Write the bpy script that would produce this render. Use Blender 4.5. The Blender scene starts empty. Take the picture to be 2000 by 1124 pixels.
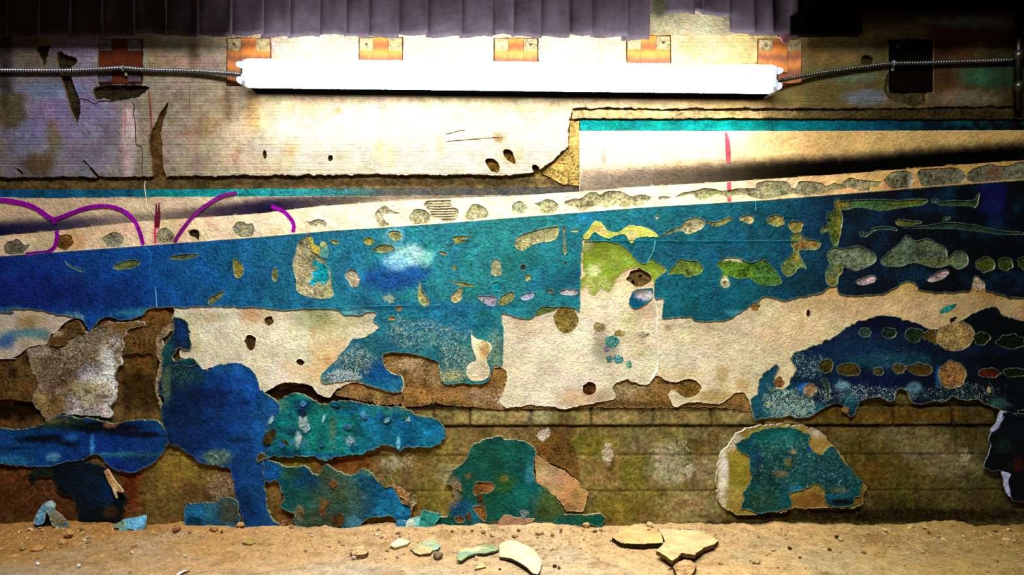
import bpy, math, random
import numpy as np
from mathutils import Vector, Matrix
from mathutils.geometry import delaunay_2d_cdt

SC = bpy.context.scene
COL = SC.collection
D, CZ, S, F = 2.08, 0.669, 700.0, 1456.0      # camera distance from the wall, its height, pixels per metre on the wall, focal length in pixels

# ------------------------------------------------------------------ camera, world, light, exposure
cam = bpy.data.cameras.new('camera')
cam.sensor_width = 36.0
cam.lens = 36.0 * F / 2000.0
camo = bpy.data.objects.new('camera', cam)
COL.objects.link(camo)
camo.location = (0, -D, CZ)
camo.rotation_euler = (math.radians(90), 0, 0)
SC.camera = camo

w = bpy.data.worlds.new('world')
SC.world = w
w.use_nodes = True
w.node_tree.nodes['Background'].inputs[0].default_value = (0.75, 0.85, 1.0, 1)
w.node_tree.nodes['Background'].inputs[1].default_value = 0.03

def area(name, loc, aim, size, size_y, power, col, spread=70):
    l = bpy.data.lights.new(name, 'AREA')
    l.shape = 'RECTANGLE'
    l.size, l.size_y, l.energy, l.color = size, size_y, power, col
    l.spread = math.radians(spread)
    o = bpy.data.objects.new(name, l)
    COL.objects.link(o)
    o.location = loc
    o.rotation_euler = (Vector(aim) - Vector(loc)).to_track_quat('-Z', 'Y').to_euler()
    return o
# unseen lamp high in the room, added as fill for the wall
area('fill_lamp', (-0.1, -1.75, 2.75), (-0.05, 0, 0.12), 1.9, 0.22, 88, (1.0, 0.99, 0.97), 120)

SC.view_settings.view_transform = 'Standard'
SC.view_settings.look = 'None'
SC.view_settings.gamma = 1.0
SC.view_settings.exposure = 0.0
SC.view_settings.use_curve_mapping = False
TUBE = 150.0

# ------------------------------------------------------------------ helpers
rng = np.random.default_rng(7)
random.seed(7)

def at(px, py, h=0.0):
    k = (D - h) / D
    return np.asarray((np.asarray(px, float) - 1000) / S * k), -h, CZ + (562 - np.asarray(py, float)) / S * k

def floor_at(px, py, z=0.0):
    d = (CZ - z) / ((py - 562.0) / F)
    return Vector(((px - 1000.0) / F * d, d - D, z))

def lin(c):
    c = np.asarray(c, float) / 255.0
    return np.where(c <= 0.04045, c / 12.92, ((c + 0.055) / 1.055) ** 2.4)

def _hash(ix, iy, s):
    n = (ix.astype(np.int64) * 374761393 + iy.astype(np.int64) * 668265263 + s * 1442695041) & 0xffffffff
    n = ((n ^ (n >> 13)) * 1274126177) & 0xffffffff
    n = ((n ^ (n >> 16)) * 2246822519) & 0xffffffff
    return ((n ^ (n >> 15)) & 0xffffff) / float(0xffffff)

def vnoise(x, y, s=0):
    ix, iy = np.floor(x), np.floor(y)
    fx, fy = x - ix, y - iy
    fx, fy = fx * fx * (3 - 2 * fx), fy * fy * (3 - 2 * fy)
    ix, iy = ix.astype(np.int64), iy.astype(np.int64)
    a, b = _hash(ix, iy, s), _hash(ix + 1, iy, s)
    c, d = _hash(ix, iy + 1, s), _hash(ix + 1, iy + 1, s)
    return (a + (b - a) * fx) * (1 - fy) + (c + (d - c) * fx) * fy

def fbm(x, y, size, s=0, octv=4):
    x, y = np.asarray(x, float) / size, np.asarray(y, float) / size
    t, a, n = 0.0, 0.5, 0.0
    for i in range(octv):
        t = t + a * vnoise(x, y, s + i * 17)
        n += a
        x, y, a = x * 2.03 + 5.2, y * 2.03 + 1.7, a * 0.55
    return t / n * 2 - 1          # about -1..1

def sstep(e0, e1, x):
    t = np.clip((x - e0) / (e1 - e0), 0, 1)
    return t * t * (3 - 2 * t)

def P(txt):
    return [tuple(float(v) for v in p.split(',')) for p in txt.split()]

def T(c, r, txt):
    """points read in one of the sixteen enlarged quarters of the view"""
    return [(c * 500 + x / 4.0, r * 281 + y / 4.0) for x, y in P(txt)]

def ell(cx, cy, rx, ry, ang=0, n=14, rag=0.16, seed=None):
    s = int(cx * 7 + cy * 13) if seed is None else seed
    r = random.Random(s)
    a0 = math.radians(ang)
    out = []
    for i in range(n):
        t = 2 * math.pi * i / n
        k = 1 + r.uniform(-rag, rag)
        x, y = rx * k * math.cos(t), ry * k * math.sin(t)
        out.append((cx + x * math.cos(a0) - y * math.sin(a0), cy + x * math.sin(a0) + y * math.cos(a0)))
    return out

def loop(pts, smooth=True, amp=1.2, seg=3.0, seed=1):
    """closed outline with chipped, ragged edges"""
    p = np.array(pts, float)
    n = len(p)
    q = []
    for i in range(n):
        p0, p1, p2, p3 = p[i - 1], p[i], p[(i + 1) % n], p[(i + 2) % n]
        m = max(1, int(np.hypot(*(p2 - p1)) / seg))
        for j in range(m):
            t = j / m
            if smooth:
                a = 0.5 * ((2 * p1) + (-p0 + p2) * t + (2 * p0 - 5 * p1 + 4 * p2 - p3) * t * t + (-p0 + 3 * p1 - 3 * p2 + p3) * t ** 3)
            else:
                a = p1 + (p2 - p1) * t
            q.append(a)
    q = np.array(q)
    if amp:
        q[:, 0] += amp * (1.3 * fbm(q[:, 0], q[:, 1], 15, seed) + 1.3 * fbm(q[:, 0], q[:, 1], 4.5, seed + 50, 2))
        q[:, 1] += amp * (1.3 * fbm(q[:, 0], q[:, 1], 15, seed + 9) + 1.3 * fbm(q[:, 0], q[:, 1], 4.5, seed + 70, 2))
    return q

def inside(pts, poly):
    x, y = pts[:, 0], pts[:, 1]
    res = np.zeros(len(x), bool)
    bb = (x > poly[:, 0].min()) & (x < poly[:, 0].max()) & (y > poly[:, 1].min()) & (y < poly[:, 1].max())
    idx = np.nonzero(bb)[0]
    if len(idx) == 0:
        return res
    xs, ys = x[idx], y[idx]
    c = np.zeros(len(idx), bool)
    a, b = poly, np.roll(poly, -1, 0)
    for (x0, y0), (x1, y1) in zip(a, b):
        if y0 == y1:
            continue
        k = ((y0 > ys) != (y1 > ys))
        if k.any():
            c ^= k & (xs < (x1 - x0) * (ys - y0) / (y1 - y0) + x0)
    res[idx] = c
    return res

# ------------------------------------------------------------------ materials
MATS = {}
def uber(name, bump=0.5, rough=0.7, spec=0.35, var=0.35, bsize=130.0, fine=420.0, lines=0.0, dist=0.004, metal=0.0):
    m = bpy.data.materials.new(name)
    m.use_nodes = True
    nt = m.node_tree
    N, L = nt.nodes, nt.links
    b = N['Principled BSDF']
    b.inputs['Roughness'].default_value = rough
    b.inputs['Specular IOR Level'].default_value = spec
    b.inputs['Metallic'].default_value = metal
    tc = N.new('ShaderNodeTexCoord')
    def noise(scale, detail, ro=0.6):
        n = N.new('ShaderNodeTexNoise')
        n.inputs['Scale'].default_value = scale
        n.inputs['Detail'].default_value = detail
        n.inputs['Roughness'].default_value = ro
        L.new(tc.outputs['Object'], n.inputs['Vector'])
        return n
    def math_(op, a, c, clamp=False):
        n = N.new('ShaderNodeMath')
        n.operation = op
        n.use_clamp = clamp
        for i, v in enumerate((a, c)):
            if isinstance(v, (int, float)):
                n.inputs[i].default_value = v
            else:
                L.new(v, n.inputs[i])
        return n.outputs[0]
    pg = N.new('ShaderNodeAttribute'); pg.attribute_name = 'pigment'
    sp = N.new('ShaderNodeAttribute'); sp.attribute_name = 'fleck'
    n1, n2, n3 = noise(bsize, 6), noise(fine, 3), noise(28.0, 4)
    # pigment varied by two scales of noise
    v1 = math_('MULTIPLY', math_('SUBTRACT', n1.outputs[0], 0.5), var * 3.2)
    v2 = math_('MULTIPLY', math_('SUBTRACT', n3.outputs[0], 0.5), var * 2.0)
    v = math_('MAXIMUM', math_('ADD', math_('ADD', v1, v2), 1.0), 0.12)
    mx = N.new('ShaderNodeVectorMath'); mx.operation = 'SCALE'
    L.new(pg.outputs['Color'], mx.inputs[0]); L.new(v, mx.inputs['Scale'])
    # worn flecks and painted glints: alpha of the fleck colour is how much shows
    thr = math_('SUBTRACT', 0.78, math_('MULTIPLY', sp.outputs['Alpha'], 0.42))
    mask = math_('MULTIPLY', math_('SUBTRACT', math_('ADD', math_('MULTIPLY', n2.outputs[0], 0.62), math_('MULTIPLY', n1.outputs[0], 0.38)), thr), 13.0, True)
    mask = math_('MULTIPLY', mask, math_('MULTIPLY', sp.outputs['Alpha'], 30.0, True))
    mix = N.new('ShaderNodeMix'); mix.data_type = 'RGBA'
    L.new(mask, mix.inputs['Factor']); L.new(mx.outputs[0], mix.inputs['A']); 
    sv = N.new('ShaderNodeVectorMath'); sv.operation = 'SCALE'
    L.new(sp.outputs['Color'], sv.inputs[0])
    L.new(math_('MAXIMUM', math_('ADD', math_('MULTIPLY', math_('SUBTRACT', n2.outputs[0], 0.5), 2.6), 0.85), 0.2), sv.inputs['Scale'])
    L.new(sv.outputs[0], mix.inputs['B'])
    L.new(mix.outputs['Result'], b.inputs['Base Color'])
    h = math_('ADD', math_('MULTIPLY', n1.outputs[0], 0.75), math_('MULTIPLY', n2.outputs[0], 0.25))
    h = math_('ADD', h, math_('MULTIPLY', mask, 0.12))
    if lines:
        wv = N.new('ShaderNodeTexWave')
        wv.bands_direction = 'Z'
        wv.inputs['Scale'].default_value = lines
        wv.inputs['Distortion'].default_value = 0.6
        L.new(tc.outputs['Object'], wv.inputs['Vector'])
        h = math_('ADD', h, math_('MULTIPLY', wv.outputs[1], 0.16))
    bp = N.new('ShaderNodeBump')
    bp.inputs['Strength'].default_value = bump
    bp.inputs['Distance'].default_value = dist
    L.new(h, bp.inputs['Height'])
    L.new(bp.outputs[0], b.inputs['Normal'])
    MATS[name] = m
    return m

uber('paint', 1.0, 0.5, 0.045, 0.70, 125, 420, dist=0.017)
uber('plaster', 1.0, 0.9, 0.0, 0.34, 150, 420, dist=0.009)
uber('flat_paint', 0.9, 0.85, 0.0, 0.22, 120, 380, dist=0.011)
uber('concrete', 1.0, 0.9, 0.0, 0.85, 90, 360, dist=0.020)
uber('board_marked', 0.9, 0.9, 0.05, 0.40, 110, 380, lines=95.0, dist=0.009)
uber('crumbly', 1.0, 0.9, 0.04, 1.15, 150, 330, dist=0.022)
uber('sand', 1.0, 0.9, 0.04, 0.6, 140, 420, dist=0.014)
uber('cloth', 0.35, 0.9, 0.04, 0.30, 60, 900, lines=420.0, dist=0.002)
uber('timber', 0.4, 0.8, 0.0, 0.2, 120, 400)
uber('metal', 0.2, 0.35, 0.5, 0.1, 60, 400, metal=0.85)
uber('shade_black', 0.05, 0.95, 0.0, 0.03, 60, 300)
uber('plastic', 0.05, 0.4, 0.2, 0.03, 60, 300)

def glow(name, col, strength):
    m = bpy.data.materials.new(name)
    m.use_nodes = True
    b = m.node_tree.nodes['Principled BSDF']
    b.inputs['Base Color'].default_value = (0.9, 0.9, 0.9, 1)
    b.inputs['Emission Color'].default_value = (*col, 1)
    b.inputs['Emission Strength'].default_value = strength
    MATS[name] = m
glow('lit_lens', (1.0, 0.98, 0.94), TUBE)

def timber_material():
    m = bpy.data.materials.new('orange_timber')
    m.use_nodes = True
    N, L = m.node_tree.nodes, m.node_tree.links
    b = N['Principled BSDF']
    b.inputs['Roughness'].default_value = 0.7
    tc = N.new('ShaderNodeTexCoord')
    mp = N.new('ShaderNodeMapping')
    mp.inputs['Scale'].default_value = (16, 5, 1.6)
    L.new(tc.outputs['Object'], mp.inputs[0])
    wv = N.new('ShaderNodeTexWave')
    wv.wave_type = 'RINGS'
    wv.inputs['Scale'].default_value = 5
    wv.inputs['Distortion'].default_value = 1.6
    L.new(mp.outputs[0], wv.inputs[0])
    r = N.new('ShaderNodeValToRGB')
    r.color_ramp.elements[0].color = (0.12, 0.028, 0.003, 1)
    r.color_ramp.elements[1].color = (0.32, 0.098, 0.005, 1)
    L.new(wv.outputs[1], r.inputs[0])
    L.new(r.outputs[0], b.inputs['Base Color'])
    bp = N.new('ShaderNodeBump')
    bp.inputs['Strength'].default_value = 0.3
    bp.inputs['Distance'].default_value = 0.002
    L.new(wv.outputs[1], bp.inputs['Height'])
    L.new(bp.outputs[0], b.inputs['Normal'])
    MATS['orange_timber'] = m
timber_material()

# ------------------------------------------------------------------ pigment
GAIN = 0.80
class Pig:
    """pigment of one surface: a base colour plus stains and some painted light and shade, and worn flecks with some painted glints"""
    def __init__(s, base, stains=(), flecks=(), mott=0.0, mott_col=(0, 0, 0), msize=40, gain=GAIN, seed=3, rim=None, worn=0.55):
        s.worn = worn
        s.base, s.stains, s.flecks, s.mott, s.mc, s.ms, s.gain, s.seed, s.rim = base, stains, flecks, mott, mott_col, msize, gain, seed, rim
    def __call__(s, x, y):
        n = len(x)
        c = lin(s.base(x, y)) if callable(s.base) else np.tile(lin(s.base), (n, 1))
        if s.mott:
            k = sstep(0.0, 0.5, fbm(x, y, s.ms, s.seed)) * s.mott
            c = c * (1 - k[:, None]) + lin(s.mc) * k[:, None]
        for i, st in enumerate(s.stains):
            cx, cy, rx, ry, col, a = st[:6]
            soft = st[6] if len(st) > 6 else 0.4
            r = np.hypot((x - cx) / rx, (y - cy) / ry) + 0.45 * fbm(x, y, max(7, 0.5 * min(rx, ry)), 100 + i)
            k = (1 - sstep(1 - soft, 1 + soft, r)) * a
            c = c * (1 - k[:, None]) + lin(col) * k[:, None]
        # weathering at three scales, with a slight drift of hue
        g = np.exp(s.worn * (0.55 * fbm(x, y, 9, s.seed + 71, 3) + 0.55 * fbm(x, y, 30, s.seed + 72, 3) + 0.3 * fbm(x, y, 90, s.seed + 73, 2)))
        c = c * g[:, None] * np.exp(s.worn * 0.30 * np.stack([fbm(x, y, 24, s.seed + 80 + q, 3) for q in range(3)], 1))
        f = np.zeros((n, 4))
        f[:, :3] = 0.5
        for i, (cx, cy, rx, ry, col, a) in enumerate(s.flecks):
            r = np.hypot((x - cx) / rx, (y - cy) / ry) + 0.4 * fbm(x, y, max(9, 0.5 * min(rx, ry)), 300 + i)
            k = (1 - sstep(0.5, 1.3, r)) * a
            up = k > f[:, 3]
            f[up, :3] = lin(col) * s.gain
            f[up, 3] = k[up]
        return np.clip(c * s.gain, 0, 0.9), f

def mesh_obj(name, verts, faces, mat, parent=None, cols=None, fleck=None, smooth=True):
    me = bpy.data.meshes.new(name)
    me.from_pydata([tuple(v) for v in verts], [], faces)
    a = me.attributes.new('pigment', 'FLOAT_COLOR', 'POINT')
    nv = len(verts)
    c4 = np.ones((nv, 4), np.float32)
    c4[:, :3] = 0.5 if cols is None else cols
    a.data.foreach_set('color', c4.ravel())
    f = me.attributes.new('fleck', 'FLOAT_COLOR', 'POINT')
    f4 = np.zeros((nv, 4), np.float32) if fleck is None else np.asarray(fleck, np.float32)
    f.data.foreach_set('color', f4.ravel())
    me.materials.append(MATS[mat])
    if smooth:
        me.polygons.foreach_set('use_smooth', np.ones(len(me.polygons), bool))
    me.update()
    o = bpy.data.objects.new(name, me)
    COL.objects.link(o)
    if parent is not None:
        o.parent = parent
    return o

def flatcol(o, col, gain=GAIN):
    n = len(o.data.vertices)
    c4 = np.ones((n, 4), np.float32)
    c4[:, :3] = lin(col) * gain
    o.data.attributes['pigment'].data.foreach_set('color', c4.ravel())
    return o

def tag(o, label=None, cat=None, group=None, kind=None):
    if label: o['label'] = label
    if cat: o['category'] = cat
    if group: o['group'] = group
    if kind: o['kind'] = kind
    return o

def empty(name, loc=(0, 0, 0)):
    o = bpy.data.objects.new(name, None)
    o.empty_display_size = 0.05
    o.location = loc
    COL.objects.link(o)
    return o

def triangulate(outer, holes, step):
    loops = [outer] + list(holes)
    pts, edges = [], []
    for lp in loops:
        b = len(pts)
        pts += [tuple(p) for p in lp]
        n = len(lp)
        edges += [(b + i, b + (i + 1) % n) for i in range(n)]
    # a ring of points just inside each edge
    extra = []
    for lp in loops:
        t = np.roll(lp, -1, 0) - np.roll(lp, 1, 0)
        nrm = np.stack([-t[:, 1], t[:, 0]], 1)
        nrm /= np.maximum(np.hypot(nrm[:, 0], nrm[:, 1]), 1e-6)[:, None]
        extra.append(lp + nrm * 2.0)
        extra.append(lp - nrm * 2.0)
    x0, y0 = outer.min(0); x1, y1 = outer.max(0)
    gx, gy = np.meshgrid(np.arange(x0, x1, step), np.arange(y0, y1, step * 0.87))
    gx[1::2] += step / 2
    g = np.stack([gx.ravel(), gy.ravel()], 1)
    g += rng.uniform(-0.22, 0.22, g.shape) * step
    extra.append(g)
    e = np.concatenate(extra)
    ok = inside(e, outer)
    for hl in holes:
        ok &= ~inside(e, hl)
    e = e[ok]
    allp = [Vector((float(a), -float(b))) for a, b in pts] + [Vector((float(a), -float(b))) for a, b in e]
    V, E, Fc, _, _, _ = delaunay_2d_cdt(allp, edges, [], 0, 1e-4)
    v = np.array([(p[0], -p[1]) for p in V])
    f = np.array([t for t in Fc if len(t) == 3], int)
    cen = v[f].mean(1)
    ok = inside(cen, outer)
    for hl in holes:
        ok &= ~inside(cen, hl)
    f = f[ok]
    # orientation: facing the room
    a, b, c = v[f[:, 0]], v[f[:, 1]], v[f[:, 2]]
    ar = (b[:, 0] - a[:, 0]) * -(c[:, 1] - a[:, 1]) + (b[:, 1] - a[:, 1]) * (c[:, 0] - a[:, 0])
    fl = ar < 0
    f[fl] = f[fl][:, ::-1]
    used = np.unique(f)
    re = np.full(len(v), -1)
    re[used] = np.arange(len(used))
    return v[used], re[f]

def slab(name, outline, pig, mat, h, thick, parent=None, holes=(), step=7.0, lump=0.0, lsize=60, curl=0.0, hfn=None, rim=None, edge=None, seed=5, back=False):
    """a layer that stands h millimetres off the wall and is thick millimetres deep, following an outline"""
    v, f = triangulate(np.asarray(outline), [np.asarray(x) for x in holes], step)
    ed = np.concatenate([f[:, [0, 1]], f[:, [1, 2]], f[:, [2, 0]]])
    key = ed[:, 0] * 10 ** 7 + ed[:, 1]
    rev = ed[:, 1] * 10 ** 7 + ed[:, 0]
    bd = ed[~np.isin(key, rev)]
    isb = np.zeros(len(v), bool)
    isb[bd.ravel()] = True
    x, y = v[:, 0], v[:, 1]
    hh = np.full(len(v), float(h))
    if hfn is not None:
        hh = hh + hfn(x, y)
    if lump:
        hh = hh + lump * fbm(x, y, lsize, seed) + 0.8 * min(lump, 3.0) * fbm(x, y, 10, seed + 3, 3)
    hh[isb] += curl
    col, fl = pig(x, y)
    if rim is not None:
        k = 0.5
        col[isb] = col[isb] * (1 - k) + lin(rim) * GAIN * k
    X, _, Z = at(x, y, hh / 1000.0)
    top = np.stack([X, -hh / 1000.0, Z], 1)
    bv = np.unique(bd)
    re = np.full(len(v), -1)
    re[bv] = np.arange(len(bv))
    n = len(v)
    lo = top[bv].copy()
    lo[:, 1] += thick / 1000.0
    up = top[bv].copy()
    m = len(bv)
    ec = lin(edge if edge is not None else (rim if rim is not None else (150, 130, 100))) * GAIN
    ecol = np.tile(ec, (m, 1))
    faces = f.tolist()
    for i, j in bd:
        faces.append((n + re[j], n + re[i], n + m + re[i], n + m + re[j]))
    verts = np.concatenate([top, up, lo])
    cols = np.concatenate([col, ecol, ecol * 0.9])
    fk = np.concatenate([fl, np.zeros((2 * m, 4))])
    if back:
        off = len(verts)
        bk = top.copy(); bk[:, 1] += thick / 1000.0
        verts = np.concatenate([verts, bk]); cols = np.concatenate([cols, np.tile(ec, (n, 1))]); fk = np.concatenate([fk, np.zeros((n, 4))])
        faces += [(off + c, off + b, off + a) for a, b, c in f.tolist()]
    return mesh_obj(name, verts, faces, mat, parent, cols, fk)

def fan(c, *stops):
    """colour along x"""
    xs = [s[0] for s in stops]
    cs = np.array([s[1] for s in stops], float)
    return np.stack([np.interp(c, xs, cs[:, i]) for i in range(3)], 1)

BIG = 1e5
# ================================================================== the wall
# ------------------------------------------------------------------ bare masonry behind everything
JOINTS = (690, 730, 785, 848, 918, 1038, 1155, 1275, 1390, 1490, 1745, 1860, 1945)
def joint_dirt(x, y):
    # dark old mortar in the joints of the brick course
    wob = 2.2 * fbm(x, x * 0, 60, 21)
    inb = sstep(791, 796, y + wob) * (1 - sstep(830, 836, y + wob)) * (x > 640)
    k = np.zeros(len(x))
    for j in JOINTS:
        k = np.maximum(k, np.exp(-((x - j + 1.5 * fbm(y, y * 0, 14, int(j))) / 2.6) ** 2) * inb)
    for yy, wd, xa in ((793, 3.0, 620), (834, 2.6, 640), (889, 1.8, 330), (959, 1.8, 760)):
        sl = -0.008 * (x - 1200) if yy > 800 else 0.02 * np.minimum(x - 1000, 0)
        k = np.maximum(k, np.exp(-((y - yy - sl * 0.3 + 1.8 * fbm(x, y, 26, 31)) / wd) ** 2) * (x > xa) * (0.75 + 0.5 * fbm(x, y, 18, 33)))
    return np.clip(k, 0, 1)
def base_h(x, y):
    h = 1.4 * fbm(x, y, 70, 11) + 1.5 * fbm(x, y, 18, 12) + 0.8 * fbm(x, y, 7, 13)
    # brick course
    wob = 2.2 * fbm(x, x * 0, 60, 21)
    inb = sstep(793, 797, y + wob) * (1 - sstep(829, 834, y + wob))
    h += 3.2 * inb * (x > 640)
    for j in JOINTS:
        h -= 6.0 * np.exp(-((x - j + 1.5 * fbm(y, y * 0, 14, int(j))) / 2.6) ** 2) * inb
    # mortar beds and board joints
    for yy, dep, wd, xa, xb in ((793, 4.5, 2.2, 620, 2300), (833, 4.5, 2.4, 640, 2300), (889, 3.0, 1.6, 330, 2300), (959, 3.0, 1.6, 760, 2300), (923, 2.5, 1.4, 260, 420), (770, 3, 2.2, 520, 700)):
        sl = -0.008 * (x - 1200) if yy > 800 else 0.02 * np.minimum(x - 1000, 0)
        h -= dep * np.exp(-((y - yy - sl * 0.3 + 1.8 * fbm(x, y, 26, 31)) / wd) ** 2) * (x > xa) * (x < xb)
    # rubble left where plaster came away
    rec = np.exp(-((x - 272) / 46) ** 6 - ((y - 752) / 60) ** 6)
    h -= 6.5 * rec
    rec2 = np.exp(-((x - 22) / 62) ** 6 - ((y - 806) / 24) ** 6)
    h -= 6.5 * rec2
    # rough mortar left of the step
    inm = sstep(343, 347, y) * (1 - sstep(368, 371, y)) * (x < 1133)
    h += inm * (2.5 + 2.5 * fbm(x, y, 7, 41))
    # lumps of old plaster on the low wall
    for cx, cy, rx, ry in ((1187, 885, 12, 24), (1325, 880, 26, 20), (1347, 922, 12, 16), (1890, 880, 10, 22), (1880, 905, 12, 12), (800, 905, 14, 20), (440, 950, 40, 32), (1060, 850, 12, 16), (60, 950, 40, 40)):
        k = np.exp(-(((x - cx) / rx) ** 2 + ((y - cy) / ry) ** 2) ** 2)
        h += k * (2.5 + 3.5 * np.abs(fbm(x, y, 9, 51)))
    # black foot
    return h

BROWN, OLIVE = (118, 88, 38), (112, 98, 42)
base_pig = Pig(lambda x, y: fan(x, (0, (88, 60, 30)), (300, (104, 80, 42)), (520, (100, 76, 38)), (760, (122, 102, 56)), (1100, (122, 104, 58)), (1400, (120, 104, 58)), (1650, (92, 80, 40)), (2000, (66, 58, 32))),
    stains=[
        (1000, 358, BIG, 9, (84, 70, 42), 0.9, 0.3),
        (620, 770, 110, 20, (16, 9, 4), 0.95, 0.3), (700, 795, 90, 8, (18, 11, 4), 0.9),  # shadow in the gap under the plaster, painted near-black
        (1420, 900, 30, 60, (130, 120, 80), 0.5), (1250, 870, 60, 14, (140, 132, 96), 0.5), (1060, 830, 100, 8, (120, 100, 60), 0.5),
        (1150, 815, 470, 15, (138, 122, 72), 0.8), (960, 812, 40, 15, (150, 142, 92), 0.7), (1055, 812, 25, 14, (160, 152, 112), 0.7), (1200, 818, 36, 12, (166, 150, 92), 0.6), (1430, 812, 30, 14, (150, 135, 85), 0.6),
        (1700, 812, 200, 16, (92, 68, 18), 0.8),
        (1150, 800, 420, 4, (48, 34, 16), 0.75), (800, 795, 170, 5, (32, 20, 8), 0.9), (580, 770, 70, 12, (34, 18, 6), 0.9), (640, 782, 60, 8, (30, 17, 6), 0.9),  # the last two deepen the painted shadow gap
        (1350, 833, 720, 3, (40, 28, 10), 0.8), (1800, 832, 200, 4, (24, 16, 4), 0.8),
        (1160, 870, 60, 20, (128, 120, 40), 0.8), (1190, 925, 60, 28, (150, 128, 66), 0.5), (1300, 910, 44, 34, (168, 160, 128), 0.7), (1240, 925, 30, 36, (112, 108, 36), 0.8), (1380, 920, 26, 26, (160, 152, 112), 0.6),
        (1250, 985, 80, 30, (122, 108, 40), 0.6), (1360, 990, 70, 30, (160, 146, 98), 0.5), (1190, 1000, 60, 26, (118, 104, 34), 0.7), (1300, 850, 90, 18, (128, 118, 70), 0.7),
        (1350, 868, 30, 12, (60, 46, 12), 0.6), (770, 905, 22, 14, (170, 160, 124), 0.8), (860, 900, 40, 40, (136, 116, 54), 0.6), (870, 930, 20, 24, (164, 152, 112), 0.5), (690, 908, 36, 22, (112, 62, 22), 0.8), (640, 905, 30, 14, (96, 50, 18), 0.8),
        (800, 985, 30, 30, (150, 98, 44), 0.6), (850, 975, 50, 40, (138, 120, 48), 0.6),
        (1780, 860, 70, 30, (128, 116, 74), 0.6), (1840, 905, 70, 30, (132, 122, 84), 0.6), (1690, 900, 60, 40, (80, 70, 18), 0.7), (1760, 940, 90, 40, (88, 78, 24), 0.6), (1850, 970, 80, 26, (92, 84, 46), 0.5), (1930, 985, 60, 30, (66, 58, 28), 0.6), (1700, 925, 40, 30, (92, 60, 20), 0.5), (1770, 985, 60, 20, (54, 46, 16), 0.6),
        (1600, 1010, 190, 10, (70, 56, 14), 0.7),
        (1750, 1008, 330, 14, (24, 20, 8), 0.85), (1450, 1026, 90, 8, (20, 17, 8), 0.85),  # black along the foot of the wall at right
        (275, 760, 44, 52, (40, 27, 8), 0.85), (285, 690, 38, 40, (116, 78, 28), 0.7), (30, 800, 60, 22, (22, 12, 4), 0.95), (90, 725, 60, 30, (88, 56, 18), 0.6), (60, 700, 18, 14, (30, 20, 6), 0.8), (10, 770, 40, 16, (112, 76, 30), 0.7),
        (330, 905, 50, 40, (146, 122, 50), 0.8), (260, 950, 26, 50, (92, 34, 14), 0.85), (310, 965, 40, 44, (120, 98, 42), 0.7), (440, 950, 46, 40, (104, 80, 46), 0.6), (400, 925, 34, 24, (132, 106, 46), 0.6),
        (40, 960, 70, 60, (86, 44, 20), 0.7), (120, 1000, 40, 30, (80, 36, 16), 0.7), (30, 930, 26, 10, (100, 60, 24), 0.7),
        (560, 1000, 30, 40, (112, 76, 30), 0.7), (540, 950, 16, 40, (134, 104, 52), 0.8), (740, 1025, 50, 14, (120, 96, 44), 0.8), (560, 905, 60, 8, (128, 104, 30), 0.7),
        (1075, 870, 36, 30, (118, 84, 34), 0.7), (1100, 860, 20, 40, (96, 66, 26), 0.6),
    ],
    flecks=[(1000, 358, BIG, 12, (150, 130, 90), 0.35), (1150, 815, 520, 18, (205, 195, 150), 0.45), (440, 950, 44, 36, (176, 150, 120), 0.75), (60, 950, 60, 60, (150, 112, 80), 0.5), (1187, 885, 14, 26, (205, 190, 160), 0.95), (1347, 922, 14, 18, (205, 195, 170), 0.9), (1325, 875, 30, 20, (190, 180, 140), 0.7), (800, 905, 22, 22, (215, 200, 160), 0.6), (1885, 890, 14, 34, (186, 170, 132), 0.7), (1062, 850, 16, 18, (225, 215, 195), 0.9), (1790, 855, 80, 26, (180, 170, 120), 0.45), (1750, 1010, 400, 16, (150, 140, 100), 0.45), (275, 760, 40, 50, (110, 86, 34), 0.4), (1720, 815, 200, 20, (190, 170, 110), 0.4), (870, 925, 40, 50, (200, 190, 150), 0.3)],
    mott=0.4, mott_col=(84, 68, 30), msize=55, gain=1.02)

def grid_wall():
    xs = np.arange(-330, 2331, 2.6)
    ys = np.concatenate([np.arange(-230, 340, 12), np.arange(340, 376, 2.2), np.arange(376, 600, 12), np.arange(600, 1056, 2.2)])
    gx, gy = np.meshgrid(xs, ys)
    x, y = gx.ravel(), gy.ravel()
    hh = base_h(x, y) / 1000.0
    X, _, Z = at(x, y, 0)
    V = np.stack([X, -hh, Z], 1)
    c, f = base_pig(x, y)
    c = c * (0.35 + 0.65 * (1 - joint_dirt(x, y)))[:, None]
    nx, ny = len(xs), len(ys)
    i = np.arange((ny - 1) * nx).reshape(ny - 1, nx)[:, :-1].ravel()
    F4 = np.stack([i, i + nx, i + nx + 1, i + 1], 1).tolist()
    n = len(V)
    # the wall's thickness
    cs = [0, nx - 1, n - 1, n - nx]
    bk = V[cs].copy(); bk[:, 1] = 0.2
    V = np.concatenate([V, bk]); c = np.concatenate([c, c[cs]]); f = np.concatenate([f, f[cs]])
    F4.append((n, n + 1, n + 2, n + 3))
    F4.append(list(range(0, nx)) + [n + 1, n])
    F4.append(list(range(n - 1, n - nx - 1, -1)) + [n + 3, n + 2])
    F4.append([k * nx for k in range(ny - 1, -1, -1)] + [n, n + 3])
    F4.append([k * nx + nx - 1 for k in range(ny)] + [n + 2, n + 1])
    o = mesh_obj('wall_back', V, F4, 'concrete', None, c, f)
    tag(o, 'bare brick and concrete wall under layers of peeling blue and cream paint', None, None, 'structure')
    return o
WALL = grid_wall()

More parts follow.
